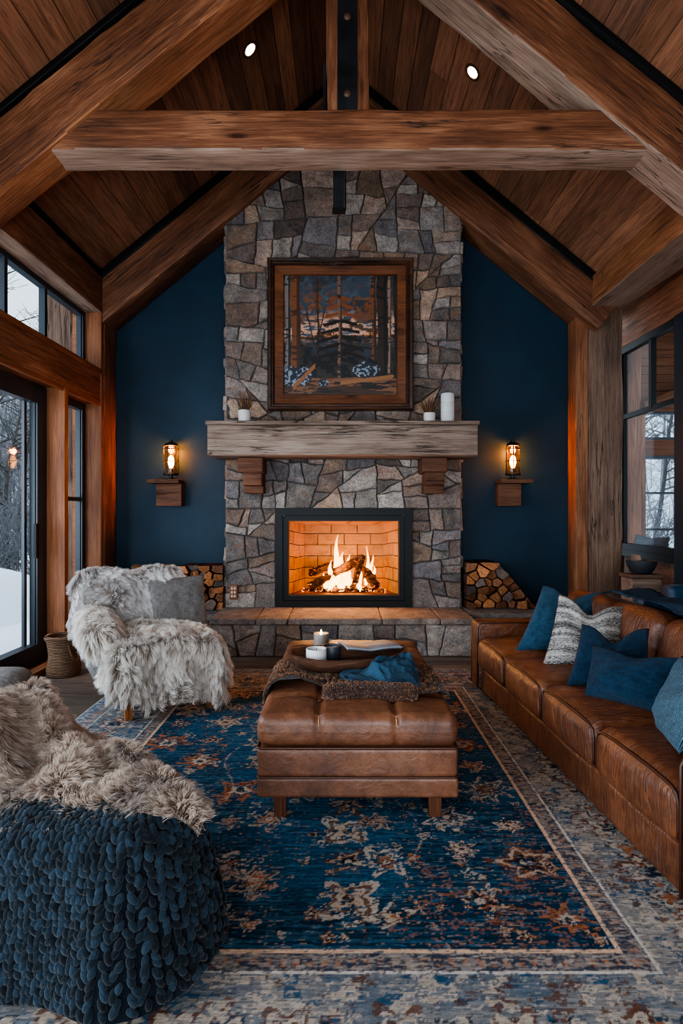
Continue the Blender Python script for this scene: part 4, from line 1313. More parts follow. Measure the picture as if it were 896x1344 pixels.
pcn = empty('pillar_candle', (1.045, 5.71, ZM), 'tall white pillar candle on the mantel at its right end', 'candle')
V, F = lathe([(.06, 0), (.066, .006), (.066, .10), (.063, .104), (.063, .112), (.066, .116), (.066, .20), (.063, .204), (.063, .21), (.066, .214), (.066, .285), (.060, .292), (.02, .288)], (1.045, 5.71, ZM), 28)
mk('wax_body', V, F, M['candle_white'], pcn, smooth=True, sharp=50)
mb = MB(); mb.tube([(1.045, 5.71, ZM + .287), (1.046, 5.71, ZM + .305)], .0025, 6); mb.build('wick', M['black'], pcn)
# wall outlet on the stone
ou = empty('wall_outlet', (-1.125, YC - .04, .52), 'small outlet plate on the stones low at the left of the fire', 'outlet')
V, F = rbox(.042, .008, .075, .006, 3, 2); mk('plate', V + (-1.125, YC - .045, .515), F, M['trim'], ou, smooth=True)
mb = MB()
for zz in (.475, .515, .555):
    for xx in (-1.14, -1.11): mb.box(xx - .009, xx + .009, YC - .056, YC - .05, zz - .012, zz + .012)
mb.build('socket', M['ceramic'], ou)

# ================================================================== SCONCES
bulbm = emis('bulb_glow', (1, .50, .14, 1), 40.0)
def sconce(cx, shelf, block, label):
    zs = 1.675
    t = empty('wall_sconce', (cx, YB, 1.41), label, 'wall lamp')
    yc = YB - .13
    V, F = rbox((shelf[1] - shelf[0]) / 2, .125, .02, .006, 4, 2); mk('shelf', V + ((shelf[0] + shelf[1]) / 2, YB - .126, zs), F, M['corbel'], t, smooth=True)
    V, F = rbox((block[1] - block[0]) / 2, .07, .12, .008, 4, 2); mk('mounting_block', V + ((block[0] + block[1]) / 2, YB - .072, zs - .142), F, M['corbel'], t, smooth=True)
    zb = zs + .02
    m = MB()
    V, F = lathe([(.03, 0), (.05, .004), (.05, .012), (.022, .02), (.022, .05)], (cx, yc, zb), 20); m.add(V, F)
    V, F = lathe([(.076, .05), (.08, .055), (.08, .066), (.076, .07)], (cx, yc, zb), 24); m.add(V, F)
    V, F = lathe([(.074, .365), (.066, .385), (.04, .40), (.02, .405), (.02, .43), (.008, .435)], (cx, yc, zb), 20); m.add(V, F)
    for k in range(6):
        a = k * PI / 3 + .3; x, y = cx + .076 * math.cos(a), yc + .076 * math.sin(a)
        m.tube([(x, y, zb + .06), (x, y, zb + .35), (cx + .06 * math.cos(a), yc + .06 * math.sin(a), zb + .385)], .0045, 6)
    for zz in (.20, .33):
        P = [(cx + .077 * math.cos(a), yc + .077 * math.sin(a), zb + zz) for a in np.linspace(0, 2 * PI, 25)]; m.tube(P, .004, 6, cap=False)
    m.build('lantern_cage', M['steel'], t, smooth=True, sharp=40)
    V, F = lathe([(.062, .072), (.064, .08), (.064, .34), (.055, .365)], (cx, yc, zb), 24, False, False); mk('glass_shade', V, F, M['amber'], t, smooth=True)
    m = MB(); V, F = lathe([(.02, .07), (.02, .12), (.014, .125)], (cx, yc, zb), 14); m.add(V, F); m.build('lamp_holder', M['bolt'], t, smooth=True, sharp=40)
    V, F = lathe([(.012, .125), (.02, .14), (.032, .175), (.034, .205), (.026, .24), (.01, .262), (.002, .266)], (cx, yc, zb), 16); mk('bulb', V, F, bulbm, t, smooth=True)
    l = bpy.data.lights.new('sconce_light', 'POINT'); l.energy = 25.0; l.color = (1, .34, .06); l.shadow_soft_size = .034
    o = bpy.data.objects.new('sconce_light', l); COL.objects.link(o); o.location = (cx, yc - .0, zb + .30)
    o.location = (cx, yc, zb + .31)
sconce(-1.83, (-2.05, -1.715), (-1.99, -1.715), 'lit caged lantern on a wooden bracket, on the blue wall left of the chimney')
sconce(1.84, (1.68, 2.02), (1.68, 1.93), 'lit caged lantern on a wooden bracket, on the blue wall right of the chimney')

# recessed downlights in the ceiling slopes
dl_glow = emis('downlight_glow', (1, .78, .48, 1), 40.0)
def downlight(px, py, label):
    k = (px - CX) / FPX; v = (CY - py) / FPX; sg = 1 if k > 0 else -1
    d = (RZ + SL * sg * RX - CAMZ) / (v + SL * sg * k)
    p = np.array([k * d, d, CAMZ + v * d])
    nrm = np.array([-sg * SL, 0, -1.0]); nrm /= np.linalg.norm(nrm)
    X = np.array([1.0, 0, -sg * SL]); X /= np.linalg.norm(X); Y = np.array([0, 1.0, 0])
    t = empty('downlight', tuple(p), label, 'ceiling light')
    def put(prof, n=28, cb=False, ct=False):
        V, F = lathe(prof, (0, 0, 0), n, cb, ct); return np.array([p + X * a[0] + Y * a[1] + nrm * a[2] for a in V]), F
    V, F = put([(.052, -.002), (.052, .004), (.066, .008), (.078, .004), (.078, -.004)]); mk('trim_ring', V, F, M['bolt'], t, smooth=True, sharp=40)
    V, F = put([(.050, .002), (.03, .010), (.001, .014)], ct=True); mk('lens', V, F, dl_glow, t, smooth=True)
    l = bpy.data.lights.new('downlight_beam', 'SPOT'); l.energy = 26; l.color = (1, .72, .42); l.spot_size = 1.9; l.spot_blend = .8; l.shadow_soft_size = .05
    o = bpy.data.objects.new('downlight_beam', l); COL.objects.link(o); o.location = tuple(p + nrm * .04)
    o.rotation_euler = Vector((0, 0, -1)).rotation_difference(Vector((nrm * .3 + np.array([0, 0, -1])).tolist())).to_euler()
downlight(328, 65, 'lit recessed downlight in the left ceiling slope')
downlight(620, 95, 'lit recessed downlight in the right ceiling slope')
def sm(a, b, x):
    t = np.clip((x - a) / (b - a), 0, 1); return t * t * (3 - 2 * t)
# ================================================================== RUG
RXC, RYC, RHW, RHL = -.145, 3.055, 1.575, 1.875
RUGT = .012
def build_rug():
    nx, ny = 600, 714
    xs = np.linspace(-RHW, RHW, nx); ys = np.linspace(-RHL, RHL, ny)
    X, Y = np.meshgrid(xs, ys, indexing='ij')
    S = lambda r, g, b: np.array(srgb(r, g, b)[:3])
    navy, blue, lblue, cream, rust, brown, dark = S(14, 36, 52), S(24, 66, 92), S(70, 110, 134), S(170, 154, 138), S(146, 88, 56), S(88, 56, 42), S(16, 22, 30)
    f1 = fbm(X * 1.6, Y * 1.6, seed=31); f2 = fbm(X * 9, Y * 9, seed=32); f3 = fbm(X * 26, Y * 90, seed=33, octaves=3); f4 = vnoise(X * 130, Y * 170, seed=34); f5 = fbm(X * 40, Y * 40, seed=35, octaves=3)
    st = fbm(X * 5, Y * 150, seed=36, octaves=2)                      # weft streaks
    dash = vnoise(X * 42, Y * 230, seed=61)
    worn = .42 * f3 + .24 * f4 + .24 * f5 + .20 * dash                              # ~ .55 mean
    C = np.zeros(X.shape + (3,))
    def put(m, col, a=1.0):
        m = (np.clip(m, 0, 1) * a)[..., None]; C[:] = C * (1 - m) + col * m
    FW, FL = .985, 1.285
    ax, ay = abs(X), abs(Y)
    inner = np.minimum(FW - ax, FL - ay)                               # >0 inside the field
    outer = np.minimum(RHW - ax, RHL - ay)                             # distance to the outer edge
    # ---------------- field
    put(np.ones_like(X), blue)
    put((f1 - .47) * 7, navy, .75); put((f2 - .52) * 6, navy, .5); put((worn - .62) * 9, lblue, .35); put((st - .56) * 8, lblue, .30); put((st < .40) * 1.0, dark, .25)
    def motif(cx, cy, R, k, cols, ph=0.0, thr=.56, sq=1.0):
        dx, dy = X - cx, (Y - cy) * sq
        r = np.sqrt(dx * dx + dy * dy) / R; th = np.arctan2(dy, dx) + ph
        near = r < 1.4
        if not near.any(): return
        pet = .78 + .22 * np.cos(k * th) + .10 * np.cos(2 * k * th + 1) + (f2 - .5) * .5
        w = worn + (f5 - .5) * .5
        put((r < pet) * (w > thr - .06), cols[0], .92)
        put((r < pet * .74) * (r > pet * .56) * (w > thr - .14), cols[1], .9)
        put((r < pet * .42) * (w > thr - .12), cols[2], .9)
        put((r < .16) * (w > thr - .1), cols[3], .9)
    rr = random.Random(12)
    tan = S(168, 140, 118)
    pal = [(cream, brown, tan, dark), (tan, navy, rust, cream), (brown, tan, dark, cream), (cream, blue, brown, cream), (rust, brown, cream, dark)]
    # central row of medallions along the axis, then mirrored sprays
    for cy in np.arange(-1.05, 1.06, .42):
        motif(.17, cy, .135, 4, pal[0], PI / 4, .535)
        motif(.17, cy + .21, .085, 6, pal[2], 0, .53); motif(-.17, cy + .1, .10, 6, pal[1], .4, .53)
    for ix, x in enumerate((.30, .60, .86)):
        for iy, y in enumerate(np.arange(-1.14, 1.2, .285)):
            R = .13 if (ix + iy) % 2 else .075
            p = pal[(ix * 2 + iy * 3) % 5]
            for s in (-1, 1):
                motif(s * (x + rr.gauss(0, .02)), y + (.07 if ix % 2 else 0) + rr.gauss(0, .015), R * rr.uniform(.85, 1.15), (5, 6, 8)[(ix + iy) % 3], p, rr.random(), .53, 1.15)
    for k in range(230):
        motif(rr.uniform(-.97, .97), rr.uniform(-1.26, 1.26), rr.uniform(.018, .042), rr.choice((3, 4, 5)), rr.choice(pal), rr.random() * 6, .54)
    # vines
    for k in range(3):
        ph = k * .9; xv = .17 + .26 * k
        for s in (-1, 1):
            xc = s * (xv + .05 * np.sin(Y * 9 + ph))
            put((abs(X - xc) < .005) * (worn > .56), tan if k % 2 else brown, .7)
    put((inner > 0) * (fbm(X * 2.2, Y * 2.2, seed=41) > .60) * (f3 * .6 + f4 * .4 > .60), rust, .5)
    put((vnoise(X * 55, Y * 250, seed=62) > .84) * (f2 > .42), tan, .55); put((vnoise(X * 40, Y * 250, seed=63) > .86), dark, .5); put((vnoise(X * 30, Y * 260, seed=64) > .80), lblue, .4)
    # ---------------- borders
    bd = inner <= 0
    Cb = C.copy(); C[:] = 0
    put(np.ones_like(X), S(128, 121, 115)); put((f2 - .5) * 5, S(92, 100, 108), .7); put((st - .52) * 8, S(154, 145, 136), .6); put((worn - .58) * 8, S(60, 82, 102), .6)
    along = np.where(FL - ay < FW - ax, X, Y)                           # coordinate running along the border
    put((f1 - .50) * 8, blue, .45)
    put((fbm(X * 10, Y * 10, seed=51) > .53) * (worn > .54), blue, .85)
    put((fbm(X * 15, Y * 15, seed=52) > .57) * (worn > .55), brown, .8)
    put((fbm(X * 18, Y * 18, seed=53) > .57) * (worn > .52), cream, .8)
    mid = .30
    tb = -inner                                                         # 0 at the field edge growing outwards
    step = .30
    for n_, (off, R, p) in enumerate(((0, .115, (brown, cream, navy, rust)), (.5, .085, (navy, cream, rust, brown)), (.25, .045, (rust, navy, cream, dark)), (.75, .045, (blue, cream, rust, dark)))):
        k = np.round((along / step) - off); da = along - (k + off) * step; db = tb - mid
        r = np.sqrt(da ** 2 + db ** 2) / R; th = np.arctan2(db, da)
        pet = .8 + .22 * np.cos((6, 5, 4, 4)[n_] * th) + (f2 - .5) * .5; w = worn + (f5 - .5) * .4
        put((r < pet) * (w > .50), p[0], .85); put((r < pet * .75) * (r > pet * .5) * (w > .44), p[1], .85); put((r < pet * .4) * (w > .46), p[2], .9)
    # guard stripes
    g = (tb > .015) & (tb < .085)
    put(g * 1.0, S(84, 74, 72), .8); put(g * (np.sin(along * 150) * .5 + .5 > .5) * (abs(tb - .05) < .016) * (worn > .48), S(150, 104, 78), .9); put(g * (worn > .56), S(136, 126, 120), .7); put(g * (worn < .47), S(40, 52, 70), .8)
    put(((tb > 0) & (tb < .014)) * (worn > .40), S(196, 160, 132)); put(((tb > .085) & (tb < .095)) * (worn > .42), S(186, 174, 164))
    g2 = (outer < .14) & (outer > .05)
    put(g2 * 1.0, S(92, 92, 100), .8); put(g2 * (np.sin(along * 80) > .1) * (abs(outer - .095) < .022) * (worn > .47), rust, .9); put(g2 * (worn > .60), S(150, 142, 138), .8)
    put(((outer < .15) & (outer > .14)) * (worn > .4), cream); put((outer < .05) * 1.0, S(62, 84, 110)); put((outer < .05) * (worn > .56), S(160, 156, 154), .8); put((outer < .012) * 1.0, S(150, 140, 132))
    put((dash > .80) * 1.0, S(168, 154, 140), .6); put((vnoise(X * 45, Y * 240, seed=66) > .80), S(54, 66, 82), .6)
    Cb[bd] = C[bd]; C = Cb
    C *= (.82 + .36 * f4)[..., None]
    Z = RUGT + .0015 * (f4 - .5)
    V = np.stack([X + RXC, Y + RYC, Z], -1).reshape(-1, 3); F = grid_faces(nx, ny)
    # thin edge skirt down to the floor
    per = [i * ny for i in range(nx)] + [(nx - 1) * ny + j for j in range(1, ny)] + [i * ny + ny - 1 for i in range(nx - 2, -1, -1)] + [j for j in range(ny - 2, 0, -1)]
    W = V[per].copy(); W[:, 2] = .001; b = len(V); m = len(per)
    sk = np.array([(per[i], b + i, b + (i + 1) % m, per[(i + 1) % m]) for i in range(m)])
    V = np.vstack([V, W]); F = np.vstack([F, sk]); col = np.vstack([C.reshape(-1, 3), C.reshape(-1, 3)[per]])
    t = NT('woven_rug', .95, .08); c = t.attr()
    wv = t.noise(t.co('Object', (260, 420, 1)), 1.0, 2); st_ = t.noise(t.co('Object', (14, 320, 1)), 1.0, 2)
    mul = t.ramp(t.mix(.5, wv, st_), [(.32, (.55, .55, .55)), (.5, (1, 1, 1)), (.68, (1.4, 1.4, 1.4))])
    t.base(t.mix(1.0, c, mul, 'MULTIPLY')); t.bump(t.mix(.5, wv, st_), .5, .003)
    mk('area_rug', V, F, t.m, loc=(RXC, RYC, 0), vcol=col, smooth=True, label='worn blue oriental rug with rust and cream flowers and pale border', cat='rug')
build_rug()
FL_ = RUGT + .001       # what stands on the rug

# ================================================================== FUR
def norms(V, F):
    a = V[F[:, 0]]; b = V[F[:, 1]]; c = V[F[:, 2]]; d = V[F[:, 3]]
    n = np.cross(c - a, d - b); A = np.linalg.norm(n, axis=1); return n / np.maximum(A, 1e-12)[:, None], A / 2


def fur_strands(V, F, count, length, width, cols, seed=1, lift=.55, flow=.55, grav=.55, clump=.55, nclump=900, swirl=6.0, wave=.12, mask=None):
    """Flat tapered wool strands rooted on quads F of V; cols = (root, middle, tip) linear rgb. Returns V, F(quads), C."""
    rg = np.random.default_rng(seed)
    N, A = norms(V, F)
    if mask is not None: A = A * mask(V[F].mean(1))
    fi = rg.choice(len(F), count, p=A / A.sum()); u, v = rg.random(count)[:, None], rg.random(count)[:, None]
    q = V[F[fi]]
    R = q[:, 0] * (1 - u) * (1 - v) + q[:, 1] * u * (1 - v) + q[:, 2] * u * v + q[:, 3] * (1 - u) * v
    n = N[fi]
    down = np.array([0, 0, -1.0]); tdown = down - n * n[:, 2:3] * -1
    s = swirl
    sw = np.stack([fbm(R[:, 0] * s, R[:, 1] * s, R[:, 2] * s, seed + k, 3) - .5 for k in (1, 2, 3)], 1) * 4
    sw = sw - n * (sw * n).sum(1, keepdims=True)
    D = n * lift + sw * flow + tdown * grav * .6 + rg.normal(0, .16, (count, 3)); D /= np.linalg.norm(D, axis=1, keepdims=True)
    L = length * rg.uniform(.65, 1.2, count)[:, None] * (.75 + .5 * fbm(R[:, 0] * 9, R[:, 1] * 9, R[:, 2] * 9, seed + 9, 2))[:, None]
    k = 5; T = np.linspace(0, 1, k)
    side = np.cross(D, n); side /= np.maximum(np.linalg.norm(side, axis=1, keepdims=True), 1e-6)
    side = side + rg.normal(0, .25, side.shape); side /= np.linalg.norm(side, axis=1, keepdims=True)
    ph = rg.random(count)[:, None] * 6.28
    P = []
    for t in T:
        p = R + L * (D * t + down * grav * .55 * t * t) + side * L * wave * np.sin(ph + t * 7) * t
        P.append(p)
    P = np.array(P)                                          # k,count,3
    ci = rg.choice(count, min(nclump, count), replace=False)
    from mathutils.kdtree import KDTree
    kd = KDTree(len(ci))
    for j, i in enumerate(ci): kd.insert(R[i], j)
    kd.balance()
    near = np.array([ci[kd.find(r)[1]] for r in R])
    for a, t in enumerate(T):
        P[a] += (P[a][near] - P[a]) * clump * t ** 1.3
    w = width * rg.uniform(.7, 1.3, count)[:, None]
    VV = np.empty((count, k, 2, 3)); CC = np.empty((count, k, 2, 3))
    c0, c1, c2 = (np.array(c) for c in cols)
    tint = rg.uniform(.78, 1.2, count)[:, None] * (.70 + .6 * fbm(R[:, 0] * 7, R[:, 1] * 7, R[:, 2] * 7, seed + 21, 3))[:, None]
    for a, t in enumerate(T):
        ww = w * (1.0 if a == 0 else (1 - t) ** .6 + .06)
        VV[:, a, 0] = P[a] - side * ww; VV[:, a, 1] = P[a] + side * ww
        c = c0 * (1 - t * 2) + c1 * t * 2 if t < .5 else c1 * (2 - 2 * t) + c2 * (2 * t - 1)  # darker root tone paints the shade deep between strands
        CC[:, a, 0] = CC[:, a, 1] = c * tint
    base = (np.arange(count) * k * 2)[:, None]
    FF = np.concatenate([base + np.array([2 * a, 2 * a + 1, 2 * a + 3, 2 * a + 2]) for a in range(k - 1)], 0)
    return VV.reshape(-1, 3), FF, np.clip(CC.reshape(-1, 3), 0, 1)


def fur_object(name, V, F, strands, rootcol, parent=None, **kw):
    Vs, Fs, Cs = [V], [np.asarray(F)], [np.tile(np.array(rootcol), (len(V), 1))]
    n = len(V)
    for (a, b, c) in strands:
        Vs.append(a); Fs.append(b + n); Cs.append(c); n += len(a)
    return mk(name, np.vstack(Vs), np.vstack(Fs), M['fur'], parent, vcol=np.vstack(Cs), smooth=True, **kw)


def sheet(f, nu, nv):
    u, v = np.meshgrid(np.linspace(0, 1, nu), np.linspace(0, 1, nv), indexing='ij')
    x, y, z = f(u, v)
    return np.stack(np.broadcast_arrays(x, y, z), -1).reshape(-1, 3), grid_faces(nu, nv)
L3 = lambda *c: srgb(*c)[:3]

# ================================================================== OTTOMAN
ot = empty('leather_ottoman', (.07, 3.27, FL_), 'long tan leather tufted ottoman standing on the rug before the fire', 'ottoman')
OX, OYC, OHX, OHY = .07, 3.27, .44, .755
for sx in (-1, 1):
    for sy in (-1, 1):
        x, y = OX + sx * (OHX - .10), OYC + sy * (OHY - .05)
        mb = MB(); a, b = .029, .026
        V = [(x + i * q, y + j * q, z) for z, q in ((FL_, b), (.13, a)) for i, j in ((-1, -1), (1, -1), (1, 1), (-1, 1))]
        mb.add(V, [(3, 2, 1, 0), (4, 5, 6, 7), (0, 1, 5, 4), (1, 2, 6, 5), (2, 3, 7, 6), (3, 0, 4, 7)]); mb.build('leg', M['leg'], ot)
def wob(amp, seed):
    def f(V):
        V = V.copy()
        n = np.array([mnoise.noise(Vector((v[0] * 5 + seed, v[1] * 5, v[2] * 8))) for v in V])
        return V * (1 + n[:, None] * amp)
    return f
V, F = rbox(OHX, OHY, .045, .014, 14, 2, wob(.004, 1)); mk('base_band', V + (OX, OYC, .150), F, M['leather2'], ot, smooth=True)
V, F = rbox(OHX - .002, OHY - .002, .064, .016, 14, 2, wob(.006, 4)); mk('side_band', V + (OX, OYC, .257), F, M['leather2'], ot, smooth=True)
def tuft(V):
    V = V.copy(); x, y, z = V[:, 0], V[:, 1], V[:, 2]
    up = np.clip((z + .02) / .07, 0, 1)
    ys = np.array([-.50, -.17, .17, .50]); xs = np.array([-.17, .17])
    d = np.zeros(len(V))
    for a in xs: d -= .016 * np.exp(-((x - a) / .016) ** 2)
    for b in ys: d -= .014 * np.exp(-((y - b) / .018) ** 2)
    for a in xs:
        for b in ys: d -= .030 * np.exp(-((x - a) ** 2 + (y - b) ** 2) / .045 ** 2)
    crown = .018 * (1 - (x / OHX) ** 4) * (1 - (y / OHY) ** 4)
    n = np.array([mnoise.noise(Vector((a * 7, b * 7, 1))) + .5 * mnoise.noise(Vector((a * 17, b * 17, 4))) for a, b in zip(x, y)])
    V[:, 2] += (crown + d + n * .006) * up
    side = 1 + .012 * np.clip(1 - abs(z) / .075, 0, 1)
    V[:, 0] *= side; V[:, 1] *= 1 + (side - 1) * .6
    for a in xs:
        V[:, 1] += np.where(abs(y) > OHY - .03, -np.sign(y) * .010 * np.exp(-((x - a) / .014) ** 2), 0)
    return V
V, F = rbox(OHX - .003, OHY - .003, .072, .042, 64, 5, tuft)
mk('seat_cushion', V + (OX, OYC, .393), F, M['leather2'], ot, smooth=True)
def loop_xy(hx, hy, z, r, c, n=6):
    P = []
    for (sx, sy, a0) in ((1, 1, 0), (-1, 1, PI / 2), (-1, -1, PI), (1, -1, 1.5 * PI)):
        for k in range(n + 1):
            a = a0 + PI / 2 * k / n; P.append((c[0] + sx * (hx - r) + r * math.cos(a), c[1] + sy * (hy - r) + r * math.sin(a), z))
    return P + [P[0]]
for z in (.1945, .322):
    mb = MB(); mb.tube(loop_xy(OHX - .003, OHY - .003, z, .016, (OX, OYC)), .005, 6, cap=False); mb.build('welt_seam', M['piping'], ot, smooth=True)
mb = MB()
for a in (-.17, .17):
    for b in (-.50, -.17, .17, .50):
        V, F = lathe([(.016, 0), (.014, .006), (.004, .009)], (OX + a, OYC + b, .444), 12); mb = MB(); mb.add(V, F); mb.build('tuft_button', M['leather2'], ot, smooth=True)
for a in (-.17, .17):
    mb = MB(); mb.tube([(OX + a, OYC - OHY + .045, .452), (OX + a, OYC - OHY + .016, .442), (OX + a, OYC - OHY + .001, .42)], .0026, 5); mb.build('pale_seam', M['stitch'], ot)

# ---- things on the ottoman
OT = .462
def runner(u, v):
    a = -.51 + .96 * u; y = 2.80 + .50 * v
    y = y + .05 * np.sin(u * 5 + .5) + .03 * (fbm(u * 6, v * 0 + 1, seed=2) - .5)
    ov = np.clip(abs(a) - .395, 0, 1); k = np.clip(ov / .05, 0, PI / 2)
    x = .07 + np.sign(a) * (np.minimum(abs(a), .395) + .05 * np.sin(k))
    z = OT + .020 + .022 * fbm(a * 14, y * 14, seed=5) - .05 * (1 - np.cos(k)) - np.clip(ov - .05 * PI / 2, 0, 1)
    z = z + .05 * np.exp(-((a + .30) / .11) ** 2 - ((y - 2.87) / .06) ** 2)
    return x, y, z
V, F = sheet(runner, 60, 36)
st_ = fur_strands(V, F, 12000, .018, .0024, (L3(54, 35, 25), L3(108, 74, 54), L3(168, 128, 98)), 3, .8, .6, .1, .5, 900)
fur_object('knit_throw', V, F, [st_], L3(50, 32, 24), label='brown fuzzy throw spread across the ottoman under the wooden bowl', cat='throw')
def roll(u, v):
    x = -.09 + .45 * u; a = v * 2 * PI
    r = .034 * (1 + .25 * (fbm(u * 7, np.cos(a) + 2, np.sin(a), seed=8) - .5)) * np.clip(np.minimum(u, 1 - u) * 14, .25, 1) ** .5
    return x, 2.735 + .02 * np.sin(u * 4) + 1.5 * r * np.cos(a), OT + .038 + r * np.sin(a)
V, F = sheet(roll, 40, 20); F = F[:, ::-1]
st_ = fur_strands(V, F, 5200, .013, .002, (L3(60, 36, 26), L3(116, 76, 54), L3(172, 128, 98)), 5, .8, .6, .1, .5, 600)
fur_object('folded_scarf', V, F, [st_], L3(60, 38, 28), label='rolled brown fuzzy scarf in front of the bowl under the blue cloth', cat='scarf')
# long wooden bowl
BX, BY, BA = .035, 3.17, math.radians(10)
def oval(prof, z0, n=56):
    V, F = [], []
    for (a, b, z) in prof:
        for k in range(n):
            t = 2 * PI * k / n; x, y = a * math.copysign(abs(math.cos(t)) ** .85, math.cos(t)), b * math.copysign(abs(math.sin(t)) ** .85, math.sin(t))
            zz = z + (.018 * (abs(x) / .34) ** 2 if z > .03 else 0) + .002 * math.sin(7 * t)
            V.append((BX + x * math.cos(BA) - y * math.sin(BA), BY + x * math.sin(BA) + y * math.cos(BA), z0 + zz))
    for i in range(len(prof) - 1):
        for k in range(n): F.append((i * n + k, i * n + (k + 1) % n, (i + 1) * n + (k + 1) % n, (i + 1) * n + k))
    F.append(tuple(range(n - 1, -1, -1))); F.append(tuple(range((len(prof) - 1) * n, len(prof) * n)))
    return V, F
BZ = OT + .042
V, F = oval([(.24, .12, 0), (.27, .145, .012), (.315, .18, .05), (.33, .19, .078), (.318, .178, .080), (.30, .165, .05), (.25, .125, .022)], BZ)
mk('dough_bowl', V, F, M['bowl'], loc=(BX, BY, BZ), smooth=True, sharp=60, label='long carved wooden bowl holding candles on the ottoman', cat='bowl')
def candle(c, r, h, mat, label, lit=False, prof=None):
    t = empty('jar_candle', c, label, 'candle')
    V, F = lathe([(r * .94, 0), (r, .006), (r, h * .98), (r * .985, h), (r * .88, h), (r * .87, h * .8)], c, 32, True, False)
    mk('jar', V, F, M[mat], t, smooth=True, sharp=40)
    V, F = lathe([(r * .87, h * .8), (r * .4, h * .805)], c, 32, False, True); mk('wax', V, F, M['wax'] if lit else M['candle_white'], t, smooth=True)
    mb = MB(); mb.tube([(c[0], c[1], c[2] + h * .8), (c[0] + .002, c[1], c[2] + h * .8 + .018)], .0018, 5); mb.build('wick', M['black'], t)
    if lit:
        V, F = lathe([(.001, 0), (.007, .008), (.008, .014), (.005, .026), (.001, .036)], (c[0], c[1], c[2] + h * .8 + .012), 10)
        mk('candle_flame', V, F, emis('candle_flame', (1, .62, .25, 1), 30), t, smooth=True)
        l = bpy.data.lights.new('candle_light', 'POINT'); l.energy = .8; l.color = (1, .6, .25); l.shadow_soft_size = .01
        o = bpy.data.objects.new('candle_light', l); COL.objects.link(o); o.location = (c[0], c[1], c[2] + h + .01)
candle((-.135, 3.11, BZ + .026), .055, .088, 'candle_white', 'white jar candle, nearest of the three candles in the wooden bowl')
candle((-.055, 3.215, BZ + .026), .052, .08, 'candle_dark', 'charcoal candle jar in the bowl, just behind the white candle')
candle((-.125, 3.56, .480), .046, .125, 'candle_grey', 'lit glass candle standing on the ottoman behind the wooden bowl', True)
# grey open magazine lying over the bowl
def mag(u, v):
    a = .32 * u - .16; b = .2 * v - .1
    z = BZ + .098 + .018 * abs(np.sin((u - .42) * PI)) - .02 * (u > .42) * (u - .42) + .004 * np.sin(v * 5)
    th = .25
    return .16 + a * math.cos(th) - b * math.sin(th), 3.24 + a * math.sin(th) + b * math.cos(th), z
V, F = sheet(mag, 26, 10)
bk = empty('open_magazine', (.16, 3.24, BZ), 'open grey magazine lying across the back of the wooden bowl', 'magazine')
mk('pages', V, F, plain('grey_pages', srgb(128, 130, 136), .5, var=.15), bk, smooth=True).modifiers.new('thick', 'SOLIDIFY').thickness = .006
V2 = V.copy(); V2[:, 2] -= .008; mk('cover', V2, F, M['candle_dark'], bk, smooth=True).modifiers.new('thick', 'SOLIDIFY').thickness = .003
# crumpled blue cloth
def cloth(u, v):
    x = .02 + .37 * u; y = 2.765 + .25 * v
    x = x + .03 * np.sin(v * 6 + 1) * (1 - u); y = y + .05 * u + .02 * np.sin(u * 9)
    rd = lambda f, s: 1 - 2 * abs(fbm(u * f + .6 * np.sin(v * 5), v * f * .8 + s, seed=61 + s, octaves=2) - .5) * 1.8
    tall = sm(.24, .48, u) * sm(.05, .55, v) * (1 - .35 * sm(.85, 1.0, u))
    z = OT + .066 + tall * (.022 + .036 * rd(4.5, 1) + .016 * rd(9, 2)) + .010 * rd(7, 4) - .03 * sm(.88, 1.0, u) - .028 * sm(.12, 0, v) * (1 - .3 * u)
    z = z + .045 * np.exp(-((u - .93) / .05) ** 2 - ((v - .80) / .13) ** 2) + .025 * np.exp(-((u - .42) / .04) ** 2 - ((v - .6) / .3) ** 2)
    return x, y, z
V, F = sheet(cloth, 90, 70)
uvs = np.stack(np.meshgrid(np.linspace(0, 1, 90), np.linspace(0, 1, 70), indexing='ij'), -1).reshape(-1, 2)
o = mk('blue_cloth', V, F, M['bluecloth'], loc=(.2, 2.9, OT + .05), smooth=True, uv=uvs, label='crumpled blue cloth thrown over the bowl and brown scarf', cat='cloth')
m_ = o.modifiers.new('thick', 'SOLIDIFY'); m_.thickness = .008
m_ = o.modifiers.new('sub', 'SUBSURF'); m_.levels = 1; m_.render_levels = 1

# ================================================================== SOFA
SO, SROT, SLEN = (1.0, 4.42, FL_), math.radians(3.2), 2.66
so = empty('leather_sofa', SO, 'long brown leather four seat sofa along the right side', 'sofa', rotz=SROT)
DZ = -FL_
def sbox(name, x0, x1, u0, u1, z0, z1, r, mat='leather', n=8, m=3, f=None, **k):
    V, F = rbox((x1 - x0) / 2, (u1 - u0) / 2, (z1 - z0) / 2, r, n, m, f)
    V = V + ((x0 + x1) / 2, -(u0 + u1) / 2, (z0 + z1) / 2 + DZ)
    return mk(name, V, F, M[mat], so, local=True, smooth=True, **k)
def wavy(V):
    V = V.copy(); top = np.clip(V[:, 2] / .07, 0, 1); s = V[:, 1]
    V[:, 2] -= .016 * top * abs(np.sin((s - .0) / .58 * PI)) - .004
    V[:, 0] += .006 * np.array([mnoise.noise(Vector((v[1] * 4, v[2] * 9, 2))) for v in V])
    return V
sbox('base', .02, .93, .10, SLEN - .10, .035, .215, .018, n=70, m=2, f=wavy)
sbox('armrest', -.01, .96, 0, .16, .045, .535, .022, n=10)
sbox('armrest', -.01, .96, SLEN - .17, SLEN, .045, .56, .022, n=10)
sbox('back_frame', .84, .98, .10, SLEN - .10, .045, .74, .03, n=10)
